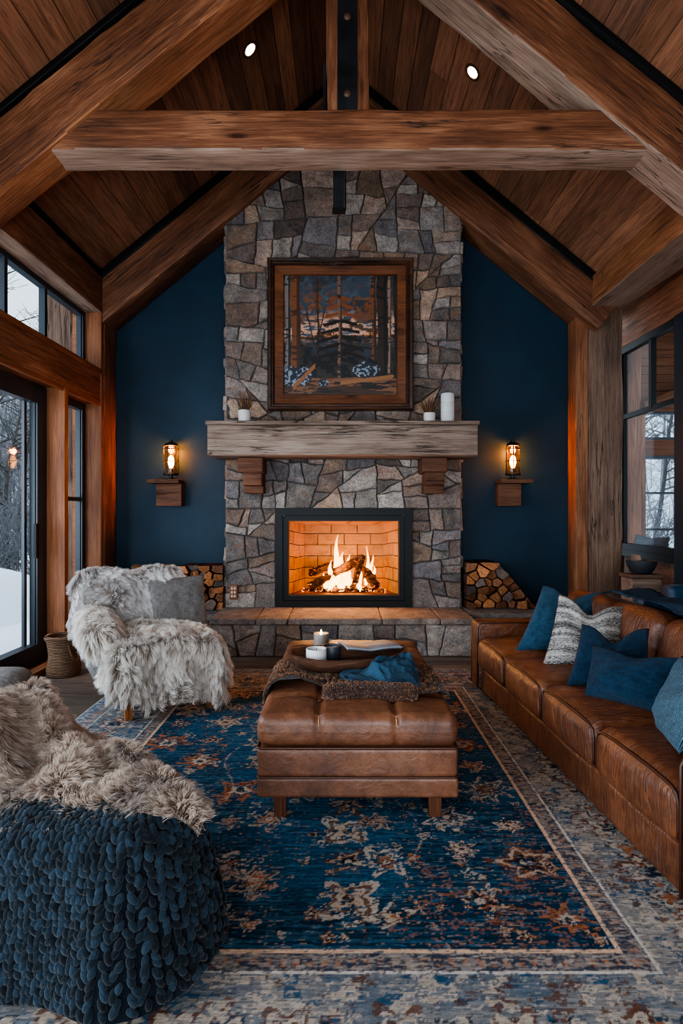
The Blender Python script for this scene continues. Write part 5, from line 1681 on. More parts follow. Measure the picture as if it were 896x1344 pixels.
for (x, u) in ((.06, .06), (.06, SLEN - .06), (.9, .06), (.9, SLEN - .06)):
    V, F = lathe([(.02, .0), (.026, .05)], (x, -u, 0), 12); mk('foot', V, F, M['black'], so, local=True, smooth=True, sharp=40)
for u in (.002, .158, SLEN - .168, SLEN - .002):      # piping along the arms' front edges
    mb = MB(); mb.tube([(-.008, -u, .06 + DZ), (-.008, -u, .50 + DZ), (.02, -u, .533 + DZ + (.025 if u > 1 else 0)), (.9, -u, .533 + DZ + (.025 if u > 1 else 0))], .006, 6); mb.build('arm_piping', M['piping'] if u in (.158, SLEN - .168) else M['leather'], so, local=True, smooth=True)
CW = (SLEN - .33) / 4
for i in range(4):
    uc = .16 + CW * (i + .5); sd = i * 7.3
    def f(V, sd=sd):
        V = V.copy(); x, y, z = V[:, 0] / .42, V[:, 1] / (CW / 2), V[:, 2] / .1
        up = np.clip((z + .4) / 1.4, 0, 1)
        V[:, 2] += up * (.030 * (1 - x ** 2) * (1 - y ** 2) + .016 * (1 - y ** 4))
        fr = np.clip(-(x + .55) / .45, 0, 1)
        V[:, 0] -= fr * .022 * (1 - y ** 2) * (1 - z ** 2)
        V[:, 2] -= fr * np.clip(-z, 0, 1) * -.0
        n1 = np.array([mnoise.noise(Vector((a[0] * 4 + sd, a[1] * 15, a[2] * 4))) for a in V]); n2 = np.array([mnoise.noise(Vector((a[0] * 9, a[1] * 9 + sd, a[2] * 9))) for a in V])
        # radiating wrinkles near the front edge
        e = np.exp(-((x + .86) / .28) ** 2)
        V[:, 2] += (n1 * .011 * e + n2 * .006) * up
        V[:, 0] += n1 * .006 * e
        return V
    V, F = rbox(.42, CW / 2 - .002, .105, .055, 30, 4, f)
    c = mk('seat_cushion', V + (.405, -uc, .315 + DZ), F, M['leather'], so, local=True, smooth=True)
    # piping loop round the front panel
    h, w = .085, CW / 2 - .018
    P = [(-.003 - .005 * (1 - (a / w) ** 2), -uc + a, .315 + DZ + b) for (a, b) in [(-w, -.07), (-w, .05), (-w + .012, .084), (-w + .04, .097), (-w * .5, .106), (0, .108), (w * .5, .106), (w - .04, .097), (w - .012, .084), (w, .05), (w, -.07)]]
    Q = []
    for k in range(len(P) - 1):
        for s in range(4): Q.append(np.array(P[k]) + (np.array(P[k + 1]) - np.array(P[k])) * s / 4)
    Q.append(np.array(P[-1]))
    mb = MB(); mb.tube(Q, .0065, 6); mb.build('piping', M['piping'], c, local=True, smooth=True)
    def fb(V, sd=sd):
        V = V.copy(); x, y, z = V[:, 0] / .12, V[:, 1] / (CW / 2), V[:, 2] / .2
        n1 = np.array([mnoise.noise(Vector((a[0] * 7, a[1] * 8 + sd, a[2] * 8))) for a in V])
        V[:, 0] -= (.05 * (1 - y ** 2) * (1 - z ** 2)) * np.clip(-x, 0, 1) - n1 * .014
        V[:, 2] += n1 * .012 + .03 * (1 - y ** 2) * np.clip(z, 0, 1)
        ca, sa = math.cos(.22), math.sin(.22); X = V[:, 0] * ca + V[:, 2] * sa; Z = -V[:, 0] * sa + V[:, 2] * ca
        V[:, 0], V[:, 2] = X, Z
        return V
    V, F = rbox(.115, CW / 2 - .004, .19, .065, 18, 4, fb)
    c = mk('back_cushion', V + (.735, -uc, .57 + DZ), F, M['leather'], so, local=True, smooth=True)
    w, h = CW / 2 - .012, .17
    P = [(-.015 + .22 * b, a, b) for a, b in ((-w, -h), (-w, h * .7), (-w + .05, h + .02), (0, h + .045), (w - .05, h + .02), (w, h * .7), (w, -h))]
    mb = MB(); mb.tube([(p[0] + .735, p[1] - uc, p[2] + .57 + DZ) for p in P], .0055, 6); mb.build('piping', M['piping'], c, local=True, smooth=True)


def pillow(name, BL, BR, TR, TL, thick, mat, label, chop=.0, cat='pillow', seed=0, pinch=.06, flip=False, sag=0.0, uvs=1.0):
    """Stuffed cushion from its four corners (world); chop dents the middle of the top edge."""
    n = 34
    u, v = np.meshgrid(np.linspace(-1, 1, n), np.linspace(-1, 1, n), indexing='ij')
    BL, BR, TR, TL = (np.array(a, float) for a in (BL, BR, TR, TL))
    a, b = ((u + 1) / 2)[..., None], ((v + 1) / 2)[..., None]
    # pinched edges between the corners
    uu = u * (1 - pinch * (1 - v ** 2)); vv = v * (1 - pinch * (1 - u ** 2))
    a, b = ((uu + 1) / 2)[..., None], ((vv + 1) / 2)[..., None]
    P = BL * (1 - a) * (1 - b) + BR * a * (1 - b) + TR * a * b + TL * (1 - a) * b
    N = np.cross(BR - BL, TL - BL); N /= np.linalg.norm(N)
    upv = ((TL + TR) - (BL + BR)) / 2
    P = P - upv * (chop * np.exp(-(u / .42) ** 2) * ((v + 1) / 2) ** 1.6)[..., None]
    t = thick * (np.clip((1 - u ** 2), 0, 1) * np.clip((1 - v ** 2), 0, 1)) ** .48
    cr = np.exp(-(u / .16) ** 2) * np.clip((v + .3) / 1.3, 0, 1) * chop * 1.3
    w = (fbm(u * 2.2 + seed, v * 2.2, seed=seed + 3) - .5) * .5 + (fbm(u * 6 + seed, v * 6, seed=seed + 4) - .5) * .18
    # creases running to the corners
    tf = t * (1 + w - cr * .6); tb = t * (.85 + w * .3)
    A = P + N * tf[..., None]; B = P - N * tb[..., None]
    V = np.concatenate([A.reshape(-1, 3), B.reshape(-1, 3)]); F = np.vstack([grid_faces(n, n), grid_faces(n, n, n * n)[:, ::-1]])
    uv = np.stack([(u + 1) / 2, (v + 1) / 2], -1).reshape(-1, 2) * uvs; uv = np.vstack([uv, uv])
    bm_loc = tuple(P.reshape(-1, 3).mean(0))
    o = mk(name, V, F, M[mat], loc=bm_loc, smooth=True, uv=uv, label=label, cat=cat)
    import bmesh
    bm = bmesh.new(); bm.from_mesh(o.data); bmesh.ops.remove_doubles(bm, verts=bm.verts, dist=.0008); bmesh.ops.recalc_face_normals(bm, faces=bm.faces); bm.to_mesh(o.data); bm.free()
    return o
ZS = .432
pillow('throw_pillow', (1.135, 3.80, ZS + .0), (1.58, 3.72, ZS + .02), (1.80, 3.96, .80), (1.40, 4.02, .845), .085, 'denim', 'faded blue pillow at the far end of the sofa behind the tweed pillow', .16, seed=1)
pillow('throw_pillow', (1.185, 3.43, ZS), (1.60, 3.30, ZS + .02), (1.72, 3.52, .775), (1.345, 3.58, .845), .085, 'tweed', 'black and white tweed pillow on the sofa between two blue pillows', .20, seed=5)
pillow('throw_pillow', (1.185, 3.06, ZS), (1.56, 2.92, ZS + .02), (1.625, 3.06, .735), (1.32, 3.18, .735), .08, 'navy', 'plain blue pillow with a dented top, behind the long lumbar pillow', .26, seed=9)
pillow('lumbar_pillow', (1.195, 2.86, ZS + .01), (1.44, 2.52, ZS + .02), (1.55, 2.56, .70), (1.275, 2.95, .675), .085, 'navy', 'long rectangular plain blue lumbar pillow leaning in the middle of the sofa', .10, seed=12)
pillow('throw_pillow', (1.34, 2.46, ZS), (1.235, 2.12, ZS + .03), (1.42, 2.06, .76), (1.43, 2.44, .745), .08, 'tweedblue', 'pale blue tweed pillow at the near end of the sofa', .08, seed=17)
# blue throw hanging over the sofa back
def sthrow(u, v):
    y = 3.95 - 1.2 * u; s = (v - .42) * .52
    xb = 1.985 + (3.7 - y) * .056
    x = xb + np.clip(s, -.17, .10); z = .785 + .012 * np.sin(u * 17) + .07 * fbm(u * 7, v * 5, seed=3) - np.clip(s - .10, 0, 1) * 1.0
    z = z - .05 * np.clip(u - .8, 0, 1) * 5 * .2
    return x, y, z
V, F = sheet(sthrow, 50, 30)
o = mk('blanket', V, F, M['navy'], loc=(2.0, 3.3, .7), smooth=True, uv=np.stack(np.meshgrid(np.linspace(0, 1, 50), np.linspace(0, 1, 30), indexing='ij'), -1).reshape(-1, 2), label='dark blue blanket draped over the back of the leather sofa', cat='blanket')
o.modifiers.new('thick', 'SOLIDIFY').thickness = .012
# ================================================================== FAR FUR-COVERED CHAIR
CR, CC_ = math.radians(30), (-1.405, 4.316, FL_)
c_, s_ = math.cos(CR), math.sin(CR)
def cw(P):
    P = np.asarray(P, float); return np.stack([P[..., 0] * c_ - P[..., 1] * s_ + CC_[0], P[..., 0] * s_ + P[..., 1] * c_ + CC_[1], P[..., 2]], -1)
ac = empty('lounge_chair', CC_, 'grey upholstered lounge chair with wooden legs, buried under white fur by the window', 'armchair', rotz=CR)
uvp = lambda V: np.stack([V[:, 0] + V[:, 1] * .3, V[:, 2] + V[:, 1] * .5], 1)
def cbox(name, x0, x1, y0, y1, z0, z1, r, mat='grey', f=None, n=8, m=3):
    V, F = rbox((x1 - x0) / 2, (y1 - y0) / 2, (z1 - z0) / 2, r, n, m, f); V = V + ((x0 + x1) / 2, (y0 + y1) / 2, (z0 + z1) / 2 - FL_)
    return mk(name, V, F, M[mat], ac, local=True, smooth=True, uv=uvp(V) * 1.5)
def tap(V):
    V = V.copy(); k = np.clip(-V[:, 2] / .15, 0, 1); V[:, 0] *= 1 - .08 * k; V[:, 1] *= 1 - .05 * k; return V
cbox('seat_frame', -.29, .29, -.56, .40, .13, .36, .05, f=tap)
cbox('seat_cushion', -.285, .285, -.57, .30, .34, .46, .05)
def lean(V):
    V = V.copy(); V[:, 1] += (V[:, 2] + .3) * .22; k = (V[:, 2] + .34) / .68; V[:, 0] *= .82 + .25 * k; return V
cbox('backrest', -.46, .44, .28, .46, .16, .80, .06, f=lean)
def arm(V):
    V = V.copy(); k = np.clip(-V[:, 2] / .22, -1, 1); V[:, 0] += np.sign(V[:, 0].mean() + 1e-9) * 0; V[:, 1] += k * .06 * (V[:, 1] < 0); return V
cbox('armrest', -.43, -.31, -.20, .42, .16, .54, .05, f=arm); cbox('armrest', .30, .40, -.02, .42, .16, .44, .05, f=arm)
V, F = rbox(.016, .03, .30, .008, 6, 2, lean); mk('wood_trim', V + (.455, .33, .52), F, M['chair_wood'], ac, local=True, smooth=True)
for x, y in ((-.265, -.52), (.265, -.52), (-.30, .40), (.30, .40)):
    a, b = .030, .021; zz = .17
    V = [(x + i * q - (0 if z else 0), y + j * q + (.02 if z == 0 else 0) * (1 if y > 0 else -1) * .6, z) for z, q in ((0, b), (zz, a)) for i, j in ((-1, -1), (1, -1), (1, 1), (-1, 1))]
    mk('leg', V, [(3, 2, 1, 0), (4, 5, 6, 7), (0, 1, 5, 4), (1, 2, 6, 5), (2, 3, 7, 6), (3, 0, 4, 7)], M['chair_wood'], ac, local=True)

def drape(u, v, hw, y0, y1, ztop, dside, dfront, r=.05, crown=.03):
    """Sheet over a seat: hangs dside at both sides and dfront over the front edge y0."""
    a = (u - .5) * 2 * (hw + dside); b = y0 - dfront + v * (y1 - y0 + dfront)
    ex = np.clip(abs(a) - hw, 0, 9); ey = np.clip(y0 - b, 0, 9)
    e = np.sqrt(ex ** 2 + ey ** 2 + 1e-9)
    # drop along a rounded edge, slight flare
    roll = np.clip(e / r, 0, PI / 2)
    out = r * np.sin(roll) + np.clip(e - r * PI / 2, 0, 9) * .10
    dn = r * (1 - np.cos(roll)) + np.clip(e - r * PI / 2, 0, 9) * .995
    x = np.sign(a) * (np.minimum(abs(a), hw) + out * ex / e); y = np.maximum(b, y0) - out * ey / e
    z = ztop - dn + crown * np.clip(1 - (a / hw) ** 2, 0, 1)
    ang = np.arctan2(ey, ex) ; fold = np.sin(a * 19 + 1) * (ey > ex) + np.sin(b * 17) * (ex >= ey)
    amp = .018 * np.clip(dn / .2, 0, 1) * fold
    x = x + amp * np.sign(a) * ex / e; y = y - amp * ey / e
    z = z + .03 * (fbm(a * 5, b * 5, seed=71) - .5)
    return x, y, z
WH = (L3(140, 116, 98), L3(208, 194, 180), L3(240, 234, 228))
def seatfur(u, v):
    x, y, z = drape(u, v, .295, -.56, .26, .485, .30, .45)
    return x, y, np.maximum(z, .10 + .085 * sm(-.13, -.26, x))
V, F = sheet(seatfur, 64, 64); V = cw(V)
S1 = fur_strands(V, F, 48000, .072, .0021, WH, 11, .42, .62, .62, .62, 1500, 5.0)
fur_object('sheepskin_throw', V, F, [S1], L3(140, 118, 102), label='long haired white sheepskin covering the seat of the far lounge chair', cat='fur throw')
def backfur(u, v):
    # over the backrest: front face up, over the top, a little down the back; spills over the left arm
    a = (u - .5) * 2; s = v
    w = .44
    x = -.10 + a * w * (1 + .05 * np.sin(v * 5))
    t = s * 1.0
    up = np.clip(t / .62, 0, 1); over = np.clip((t - .62) / .38, 0, 1)
    z = .49 + .385 * up - .22 * over ** 1.6 + .035 * np.sin(up * PI) * 0
    y = .22 + .10 * up + .19 * np.sin(np.clip(over, 0, 1) * PI / 2) + .02 * np.sin(a * 7)
    lump = .06 * np.exp(-((a + .02) / .16) ** 2)                      # valley between the two puffs
    bul = .055 * (np.exp(-((a + .5) / .38) ** 2) + np.exp(-((a - .45) / .36) ** 2))
    y = y - bul * np.sin(up * PI * .9) ; z = z + bul * .55 - lump * .4
    ex = np.clip(abs(a) - .82, 0, 1)
    z = z - ex * .55 * (1 - .4 * over); x = x - np.sign(a) * ex * .15
    z = np.where(a < -.45, z - .04 * (1 - up), z)
    return x, y, z
V, F = sheet(backfur, 60, 50); V = cw(V)
S2 = fur_strands(V, F, 34000, .07, .0021, (L3(150, 130, 116), L3(200, 190, 184), L3(234, 230, 228)), 15, .45, .75, .5, .62, 1100, 5.5)
fur_object('sheepskin_throw', V, F, [S2], L3(146, 126, 112), label='long haired white sheepskin hung over the backrest of the far lounge chair', cat='fur throw')
# fur spilling over the left arm
def armfur(u, v):
    ang = (u - .5) * 2 * 2.75; b = -.36 + .76 * v
    r = .10 * np.sqrt(np.clip(1 - (np.clip(-.20 - b, 0, .16) / .161) ** 2, .0004, 1))
    return -.375 + r * 1.15 * np.sin(ang), b, .525 + r * 1.15 * np.cos(ang) + .015 * np.sin(b * 9) - .09 * np.clip(-.10 - b, 0, 1)
V, F = sheet(armfur, 24, 30); V = cw(V)
S3 = fur_strands(V, F, 18000, .075, .0021, WH, 17, .4, .65, .9, .6, 600, 5.5)
fur_object('sheepskin_throw', V, F, [S3], L3(146, 126, 112), label='white sheepskin spilling over the window-side arm of the far lounge chair', cat='fur throw')
# grey cushion standing at the right of the back
P = lambda x, y, z: cw(np.array([x, y, z]))
pillow('cushion', P(.02, .06, .47), P(.43, .02, .44), P(.45, .22, .84), P(.02, .26, .82), .06, 'grey', 'plain grey cushion against the back of the fur covered chair', 0, 'cushion', 25, .04)

# basket by the window
def basket():
    c = (-2.30, 4.80, .001); t = empty('wicker_basket', c, 'brown wicker basket with rope handles on the floor beside the glass door', 'basket')
    bm_ = NT('woven_wicker', .8, .2)
    w = bm_.node('ShaderNodeTexWave', wave_type='BANDS', bands_direction='Z', i_Scale=26.0, i_Distortion=1.5); bm_.L.new(bm_.co('Object'), w.inputs['Vector'])
    n = bm_.noise(bm_.co('Object', (1, 1, 3)), 22, 4)
    f = bm_.mix(.5, w.outputs['Fac'], n); bm_.base(bm_.ramp(f, [(.3, srgb(48, 32, 24)), (.55, srgb(108, 78, 58)), (.75, srgb(150, 116, 90))])); bm_.bump(f, .9, .012)
    V, F = lathe([(.115, 0), (.13, .01), (.135, .06), (.118, .15), (.116, .20), (.132, .285), (.14, .30), (.146, .31), (.146, .325), (.134, .33), (.126, .30), (.11, .16), (.12, .04)], c, 40, True, True)
    a = np.arctan2(V[:, 1] - c[1], V[:, 0] - c[0]); V[:, 2] += .006 * np.sin(a * 3)
    mk('basket_body', V, F, bm_.m, t, smooth=True)
    mb = MB(); mb.tube([(c[0] + .134 * math.cos(k), c[1] + .134 * math.sin(k), c[2] + .318 + .006 * math.sin(3 * k)) for k in np.linspace(0, 2 * PI, 40)], .016, 8, cap=False); mb.build('rim', bm_.m, t, smooth=True)
    for ang in (-.5, 2.6):
        d = np.array([math.cos(ang), math.sin(ang), 0]); s = np.array([-d[1], d[0], 0]); c0 = np.array(c)
        P = [c0 + d * (.128 + .035 * math.sin(k)) + s * .05 * math.cos(k) + np.array([0, 0, .27 - .13 * math.sin(k)]) for k in np.linspace(0, PI, 14)]
        mb = MB(); mb.tube(P, .009, 7); mb.build('handle', bm_.m, t, smooth=True)
basket()

# ================================================================== NEAR CHAIR, FUR AND KNIT THROW
nc = empty('armchair', (-1.2, 1.85, FL_), 'grey armchair in the corner nearest the viewer, hidden under fur and knit throws', 'armchair')
def nbox(name, x0, x1, y0, y1, z0, z1, r, f=None):
    V, F = rbox((x1 - x0) / 2, (y1 - y0) / 2, (z1 - z0) / 2, r, 8, 3, f); V = V + ((x0 + x1) / 2, (y0 + y1) / 2, (z0 + z1) / 2)
    return mk(name, V, F, M['grey'], nc, smooth=True, uv=uvp(V) * 1.5)
nbox('seat_base', -1.75, -.78, 1.72, 2.14, .12, .44, .08)
nbox('backrest', -1.80, -1.36, 1.64, 2.36, .30, .66, .08)
nbox('armrest', -1.85, -1.25, 2.22, 2.42, .14, .72, .07)
for x, y in ((-1.68, 1.78), (-.86, 1.78), (-1.68, 2.08), (-.86, 2.08)):
    V = [(x + i * q, y + j * q, z) for z, q in ((FL_, .02), (.14, .028)) for i, j in ((-1, -1), (1, -1), (1, 1), (-1, 1))]
    mk('leg', V, [(3, 2, 1, 0), (4, 5, 6, 7), (0, 1, 5, 4), (1, 2, 6, 5), (2, 3, 7, 6), (3, 0, 4, 7)], M['chair_wood'], nc)


def nearfur(u, v):
    y0 = 1.645 + .025 * np.sin(u * 9); y1 = 2.34
    y = y0 + (y1 - y0) * v
    xm = -.405 - .30 * sm(1.72, 2.12, y) - .26 * sm(2.06, 2.34, y)
    x = -1.80 + (xm + 1.80) * u
    z = .478 + .026 * (fbm(x * 4.5, y * 4.5, seed=81) - .5) * 2
    hump = sm(-1.00, -1.24, x) * (.21 + .05 * np.sin(y * 7 + 1)) * sm(1.60, 1.84, y)
    fold = .07 * np.exp(-((x + 1.03 + .16 * np.sin(y * 6)) / .08) ** 2) * sm(1.66, 1.84, y)
    hol = -.05 * np.exp(-((x + 1.12) / .07) ** 2 - ((y - 1.78) / .07) ** 2)
    z = z + hump + fold + hol + .045 * np.exp(-((x + .80) / .13) ** 2 - ((y - 2.06) / .10) ** 2) + .03 * np.exp(-((x + .62) / .10) ** 2 - ((y - 1.84) / .08) ** 2)
    er = np.clip(x - (xm - .10), 0, 1); z = z - 4.5 * er ** 2
    yf = np.clip(1.72 - y, 0, 1); z = z - 3.2 * yf ** 2
    yb = np.clip(y - 2.24, 0, 1); z = z - 6.0 * yb ** 2
    return x, y, z
V, F = sheet(nearfur, 90, 60)
NF = (L3(96, 72, 56), L3(164, 138, 118), L3(224, 208, 194))  # browner root and middle tones paint the shade in the pile
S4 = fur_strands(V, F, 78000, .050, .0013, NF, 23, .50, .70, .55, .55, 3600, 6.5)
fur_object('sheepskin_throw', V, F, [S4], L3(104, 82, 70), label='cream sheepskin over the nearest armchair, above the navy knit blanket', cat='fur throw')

def knit():
    # path of the blanket's upper fold round the near corner of the chair
    path = [(-1.95, 1.66), (-.66, 1.66)]
    for k in range(1, 9): a = -PI / 2 + PI / 2 * k / 8; path.append((-.66 + .14 * math.cos(a), 1.80 + .14 * math.sin(a)))
    path.append((-.66, 2.04))
    path = np.array(path); seg = np.linalg.norm(np.diff(path, axis=0), axis=1); cum = np.concatenate([[0], np.cumsum(seg)]); LT = cum[-1]
    HT = .66
    def surf(s, t):
        s = np.clip(s, 0, LT); x = np.interp(s, cum, path[:, 0]); y = np.interp(s, cum, path[:, 1])
        e = .02; dx = np.interp(np.clip(s + e, 0, LT), cum, path[:, 0]) - np.interp(np.clip(s - e, 0, LT), cum, path[:, 0]); dy = np.interp(np.clip(s + e, 0, LT), cum, path[:, 1]) - np.interp(np.clip(s - e, 0, LT), cum, path[:, 1])
        L = np.sqrt(dx * dx + dy * dy) + 1e-9; nx, ny = dy / L, -dx / L
        inn = .16; r = .10
        k = np.clip((t - inn) / r, 0, PI / 2); rest = np.clip(t - inn - r * PI / 2, 0, 9)
        o = -inn + np.minimum(t, inn) + r * np.sin(k) - .02 + rest * .17
        z = .475 - r * (1 - np.cos(k)) - rest * .95
        amp = np.clip(rest * 2.2, 0, 1)
        fold = .055 * np.sin(s * 8.5 + 1.2 + 1.5 * np.sin(s * 2.1) + rest * 2.5) + .022 * np.sin(s * 19 + rest * 4) + .04 * (fbm(s * 2.5, t * 3, seed=91) - .5)
        o = o + fold * amp + .02 * (fbm(s * 4, t * 4, seed=93) - .5)
        z = z + .02 * (fbm(s * 3, t * 3 + 5, seed=92) - .5) * (1 - amp)
        fl = np.clip(.035 - z, 0, 1); z = np.maximum(z, .035); o = o + fl * .8
        return np.stack([x + nx * o, y + ny * o, z], -1)
    sw, sh_ = .031, .021
    ns, nt_ = int(LT / sw), int(HT / sh_)
    # one lobe template
    lv, lf = [], []
    na, nb = 6, 8
    for i in range(na + 1):
        th = PI * i / na
        for j in range(nb):
            ph = 2 * PI * j / nb; lv.append((math.sin(th) * math.cos(ph), math.cos(th), math.sin(th) * math.sin(ph)))
    for i in range(na):
        for j in range(nb): lf.append((i * nb + j, i * nb + (j + 1) % nb, (i + 1) * nb + (j + 1) % nb, (i + 1) * nb + j))
    lv, lf = np.array(lv), np.array(lf)
    VV, FF, CC = [], [], []; off = 0; rg = np.random.default_rng(5)
    S_, T_ = np.meshgrid((np.arange(ns) + .5) * sw, (np.arange(nt_) + .5) * sh_, indexing='ij'); S_, T_ = S_.ravel(), T_.ravel()
    base = [L3(17, 28, 36), L3(12, 19, 25), L3(26, 40, 51)]
    for sg in (-1, 1):
        ss = S_ + sg * sw * .25 + rg.normal(0, .0028, len(S_)); tt = T_ + rg.normal(0, .003, len(S_))
        Pc = surf(ss, tt); e = .012
        Ts = surf(ss + e, tt) - surf(ss - e, tt); Tt = surf(ss, tt + e) - surf(ss, tt - e)
        Ts /= np.linalg.norm(Ts, axis=1, keepdims=True) + 1e-9; Tt /= np.linalg.norm(Tt, axis=1, keepdims=True) + 1e-9
        N = np.cross(Ts, Tt); N /= np.linalg.norm(N, axis=1, keepdims=True) + 1e-9
        flip = np.where((N[:, 2] < -.2), -1.0, 1.0)[:, None]
        out = Pc - np.array([-1.0, 2.0, .1]); N *= np.sign((N * out).sum(1, keepdims=True) + 1e-9)
        al = (sg * .55 + rg.normal(0, .22, len(S_)))[:, None]
        A = Tt * np.cos(al) - Ts * np.sin(al); B = Ts * np.cos(al) + Tt * np.sin(al)
        sc = rg.uniform(.88, 1.12, len(S_))[:, None, None]
        V = Pc[:, None] + sc * (A[:, None] * lv[None, :, 1:2] * sh_ * .84 + B[:, None] * lv[None, :, 0:1] * sw * .36 + N[:, None] * lv[None, :, 2:3] * .0125) + N[:, None] * .004
        n = len(lv)
        VV.append(V.reshape(-1, 3)); FF.append((lf[None] + (np.arange(len(S_)) * n)[:, None, None] + off).reshape(-1, 4)); off += len(S_) * n
        pick = rg.integers(0, 3, len(S_)); c = np.array(base)[pick] * rg.uniform(.8, 1.15, len(S_))[:, None]; CC.append(np.repeat(c, n, 0))
    # dark backing sheet just under the stitches
    g = np.meshgrid(np.linspace(0, LT, 120), np.linspace(0, HT, 50), indexing='ij'); Bk = surf(g[0].ravel(), g[1].ravel())
    VV.append(Bk); FF.append(grid_faces(120, 50, off)); CC.append(np.tile(np.array(L3(8, 16, 24)), (len(Bk), 1)))
    t = NT('chunky_navy_wool', .95, .1); n = t.noise(t.co('Object'), 150, 4, .6); n2 = t.noise(t.co('Object', (1, 1, 1)), 420, 2)
    t.base(t.mix(1.0, t.attr(), t.ramp(n, [(.3, (.55, .55, .55)), (.7, (1.5, 1.5, 1.5))]), 'MULTIPLY')); t.bump(t.mix(.5, n, n2), .8, .004); t.set('Sheen Weight', .12)
    mk('knit_blanket', np.vstack(VV), np.vstack(FF), t.m, loc=(-1.0, 1.6, .3), smooth=True, vcol=np.vstack(CC), label='chunky navy cable knit blanket hanging from the nearest armchair to the rug', cat='blanket')
knit()

# ================================================================== RIGHT-HAND AISLE
def blk():
    t = empty('block_table', (2.90, 5.50, 0), 'pale weathered wood block side table behind the sofa', 'side table')
    V, F = rbox(.145, .11, .355, .012, 8, 2); mk('block_body', V + (2.905, 5.62, .358), F, M['stump'], t, smooth=True)
    V, F = rbox(.155, .12, .018, .008, 8, 2); mk('table_top', V + (2.905, 5.62, .733), F, M['post'], t, smooth=True)
blk()
BLU = leather('navy_leather', srgb(14, 34, 52), srgb(24, 58, 84), srgb(44, 88, 120), .35); M['bluel'] = BLU
pf = empty('drum_pouf', (2.70, 5.05, 0), 'dark blue round drum pouf before the block side table', 'pouf')
V, F = lathe([(.115, 0), (.125, .01), (.128, .30), (.126, .60), (.118, .62)], (2.70, 5.05, .002), 32); mk('drum_body', V, F, M['bluel'], pf, smooth=True, sharp=50)
V, F = lathe([(.128, .615), (.132, .625), (.126, .64), (.05, .648)], (2.70, 5.05, .002), 32); mk('drum_top', V, F, M['black'], pf, smooth=True, sharp=50)
ba = empty('blue_armchair', (2.85, 4.15, 0), 'navy leather armchair in the aisle behind the sofa', 'armchair')
def bb(name, x0, x1, y0, y1, z0, z1, r, mat='bluel', f=None):
    V, F = rbox((x1 - x0) / 2, (y1 - y0) / 2, (z1 - z0) / 2, r, 6, 3, f); mk(name, V + ((x0 + x1) / 2, (y0 + y1) / 2, (z0 + z1) / 2), F, M[mat], ba, smooth=True)
bb('seat_base', 2.50, 3.12, 3.75, 4.50, .08, .34, .03); bb('seat_cushion', 2.52, 3.0, 3.87, 4.38, .34, .46, .05); bb('backrest', 2.98, 3.15, 3.78, 4.48, .1, .80, .05)
bb('armrest', 2.50, 3.12, 3.72, 3.86, .08, .62, .04); bb('armrest', 2.50, 3.14, 4.40, 4.56, .08, .785, .04)
for x, y in ((2.55, 3.78), (3.08, 3.78), (2.55, 4.47), (3.08, 4.47)):
    V, F = lathe([(.018, .0), (.024, .09)], (x, y, .001), 10); mk('foot', V, F, M['black'], ba, smooth=True, sharp=40)
# dark bowl and folded cloth on the block table
V, F = lathe([(.06, 0), (.10, .02), (.135, .09), (.14, .13), (.13, .13), (.09, .04), (.03, .03)], (2.91, 5.62, .752), 32)
mk('dark_bowl', V, F, M['candle_dark'], loc=(2.91, 5.62, .752), smooth=True, sharp=50, label='wide charcoal bowl on the block side table', cat='bowl')
M['leafm'] = plain('dry_leaf', srgb(142, 112, 92), .8)
V, F = sheet(lambda u, v: (2.80 + .10 * u + .0 * v, 5.60 + .02 * v + .02 * np.sin(u * 3), .862 + .11 * (u * .3 + .7 * v) * (1 - u * .4)), 8, 8)
mk('dried_leaf', V, F, M['leafm'], loc=(2.84, 5.62, .87), smooth=True, label='pale dried leaf standing in the charcoal bowl', cat='leaf')
pillow('cushion', (3.22, 6.45, .932), (3.24, 5.72, .932), (3.26, 5.75, 1.10), (3.26, 6.42, 1.10), .03, 'candle_dark', 'dark leather cushion lying on the black sill of the glazed partition', .1, 'cushion', 3)

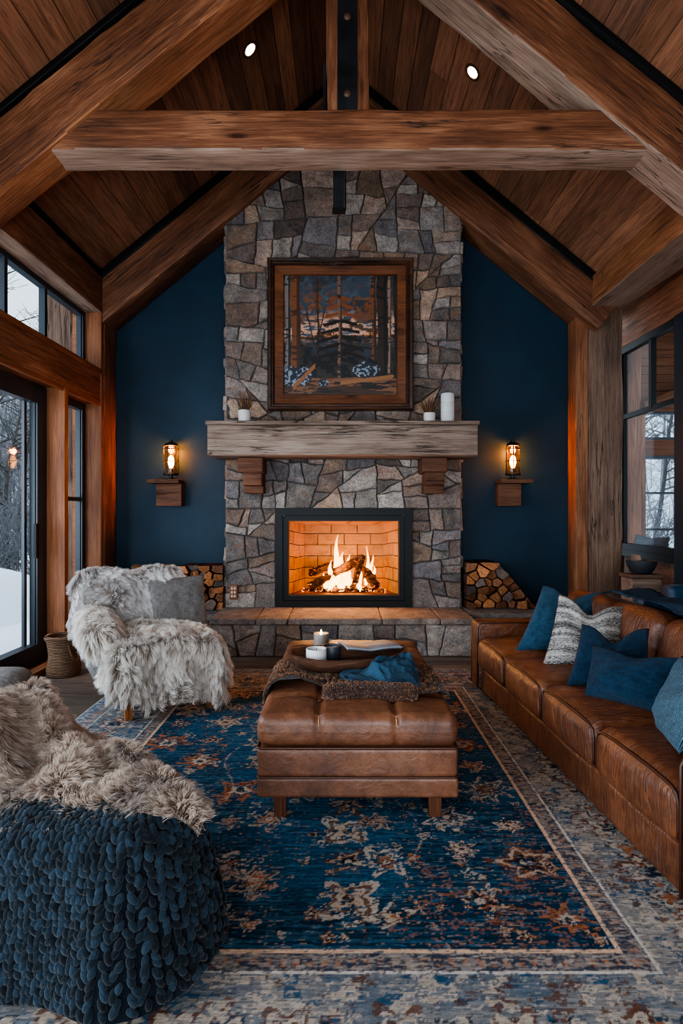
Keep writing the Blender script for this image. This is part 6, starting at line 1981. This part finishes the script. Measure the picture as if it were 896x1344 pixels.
# ================================================================== LIGHT, WORLD, CAMERA
def area(name, loc, target, sx, sy, e, col):
    l = bpy.data.lights.new(name, 'AREA'); l.shape = 'RECTANGLE'; l.size, l.size_y = sx, sy; l.energy = e; l.color = col
    o = bpy.data.objects.new(name, l); COL.objects.link(o); o.location = loc
    o.rotation_euler = (Vector(target) - Vector(loc)).to_track_quat('-Z', 'Y').to_euler(); return o
def point(name, loc, e, col, r=.05):
    l = bpy.data.lights.new(name, 'POINT'); l.energy = e; l.color = col; l.shadow_soft_size = r
    o = bpy.data.objects.new(name, l); COL.objects.link(o); o.location = loc; return o
point('fire_light', (.0, YC + .24, .74), 26, (1, .47, .12), .07)
point('fire_light', (.16, YC + .16, .60), 10, (1, .47, .12), .05)
area('fire_glow', (.02, YC - .02, .80), (.02, 3.0, .2), .9, .5, 16, (1, .46, .16))
sun = bpy.data.lights.new('overcast_sun', 'SUN'); sun.energy = 2.2; sun.angle = math.radians(70); sun.color = (.80, .90, 1.0)
o = bpy.data.objects.new('overcast_sun', sun); COL.objects.link(o); o.rotation_euler = Vector((0, 0, -1)).rotation_difference(Vector((.86, .18, -.52))).to_euler()
area('daylight_left', (-3.1, 1.4, 1.6), (0, 3.0, 2.3), 4.2, 2.2, 300, (.78, .89, 1.0))
area('back_fill', (0, -2.0, 1.2), (0, 3, 2.6), 4.0, 2.0, 230, (.80, .90, 1.0))  # added fill lamp, unseen outside the opening behind the camera
w = bpy.data.worlds.new('overcast'); bpy.context.scene.world = w; w.use_nodes = True
bg = w.node_tree.nodes['Background']; bg.inputs[0].default_value = (.80, .90, 1.0, 1); bg.inputs[1].default_value = 2.1

cam = bpy.data.cameras.new('camera'); cam.sensor_fit = 'VERTICAL'; cam.sensor_height = 36.0; cam.sensor_width = 24.0; cam.lens = FPX / 1344 * 36
co = bpy.data.objects.new('camera', cam); COL.objects.link(co); co.location = (0, 0, CAMZ); co.rotation_euler = (PI / 2, 0, 0); cam.clip_start = .05
bpy.context.scene.camera = co
sc = bpy.context.scene
sc.view_settings.view_transform = 'AgX'
try: sc.view_settings.look = 'AgX - Medium High Contrast'
except Exception: pass
sc.view_settings.exposure = -0.12
sc.cycles.max_bounces = 8; sc.cycles.transparent_max_bounces = 16; sc.cycles.diffuse_bounces = 4; sc.cycles.glossy_bounces = 3
sc.cycles.filter_width = 1.15
sc.cycles.use_denoising = True
try: sc.cycles.denoiser = 'OPENIMAGEDENOISE'
except Exception: pass
sc.cycles.sample_clamp_indirect = 6.0
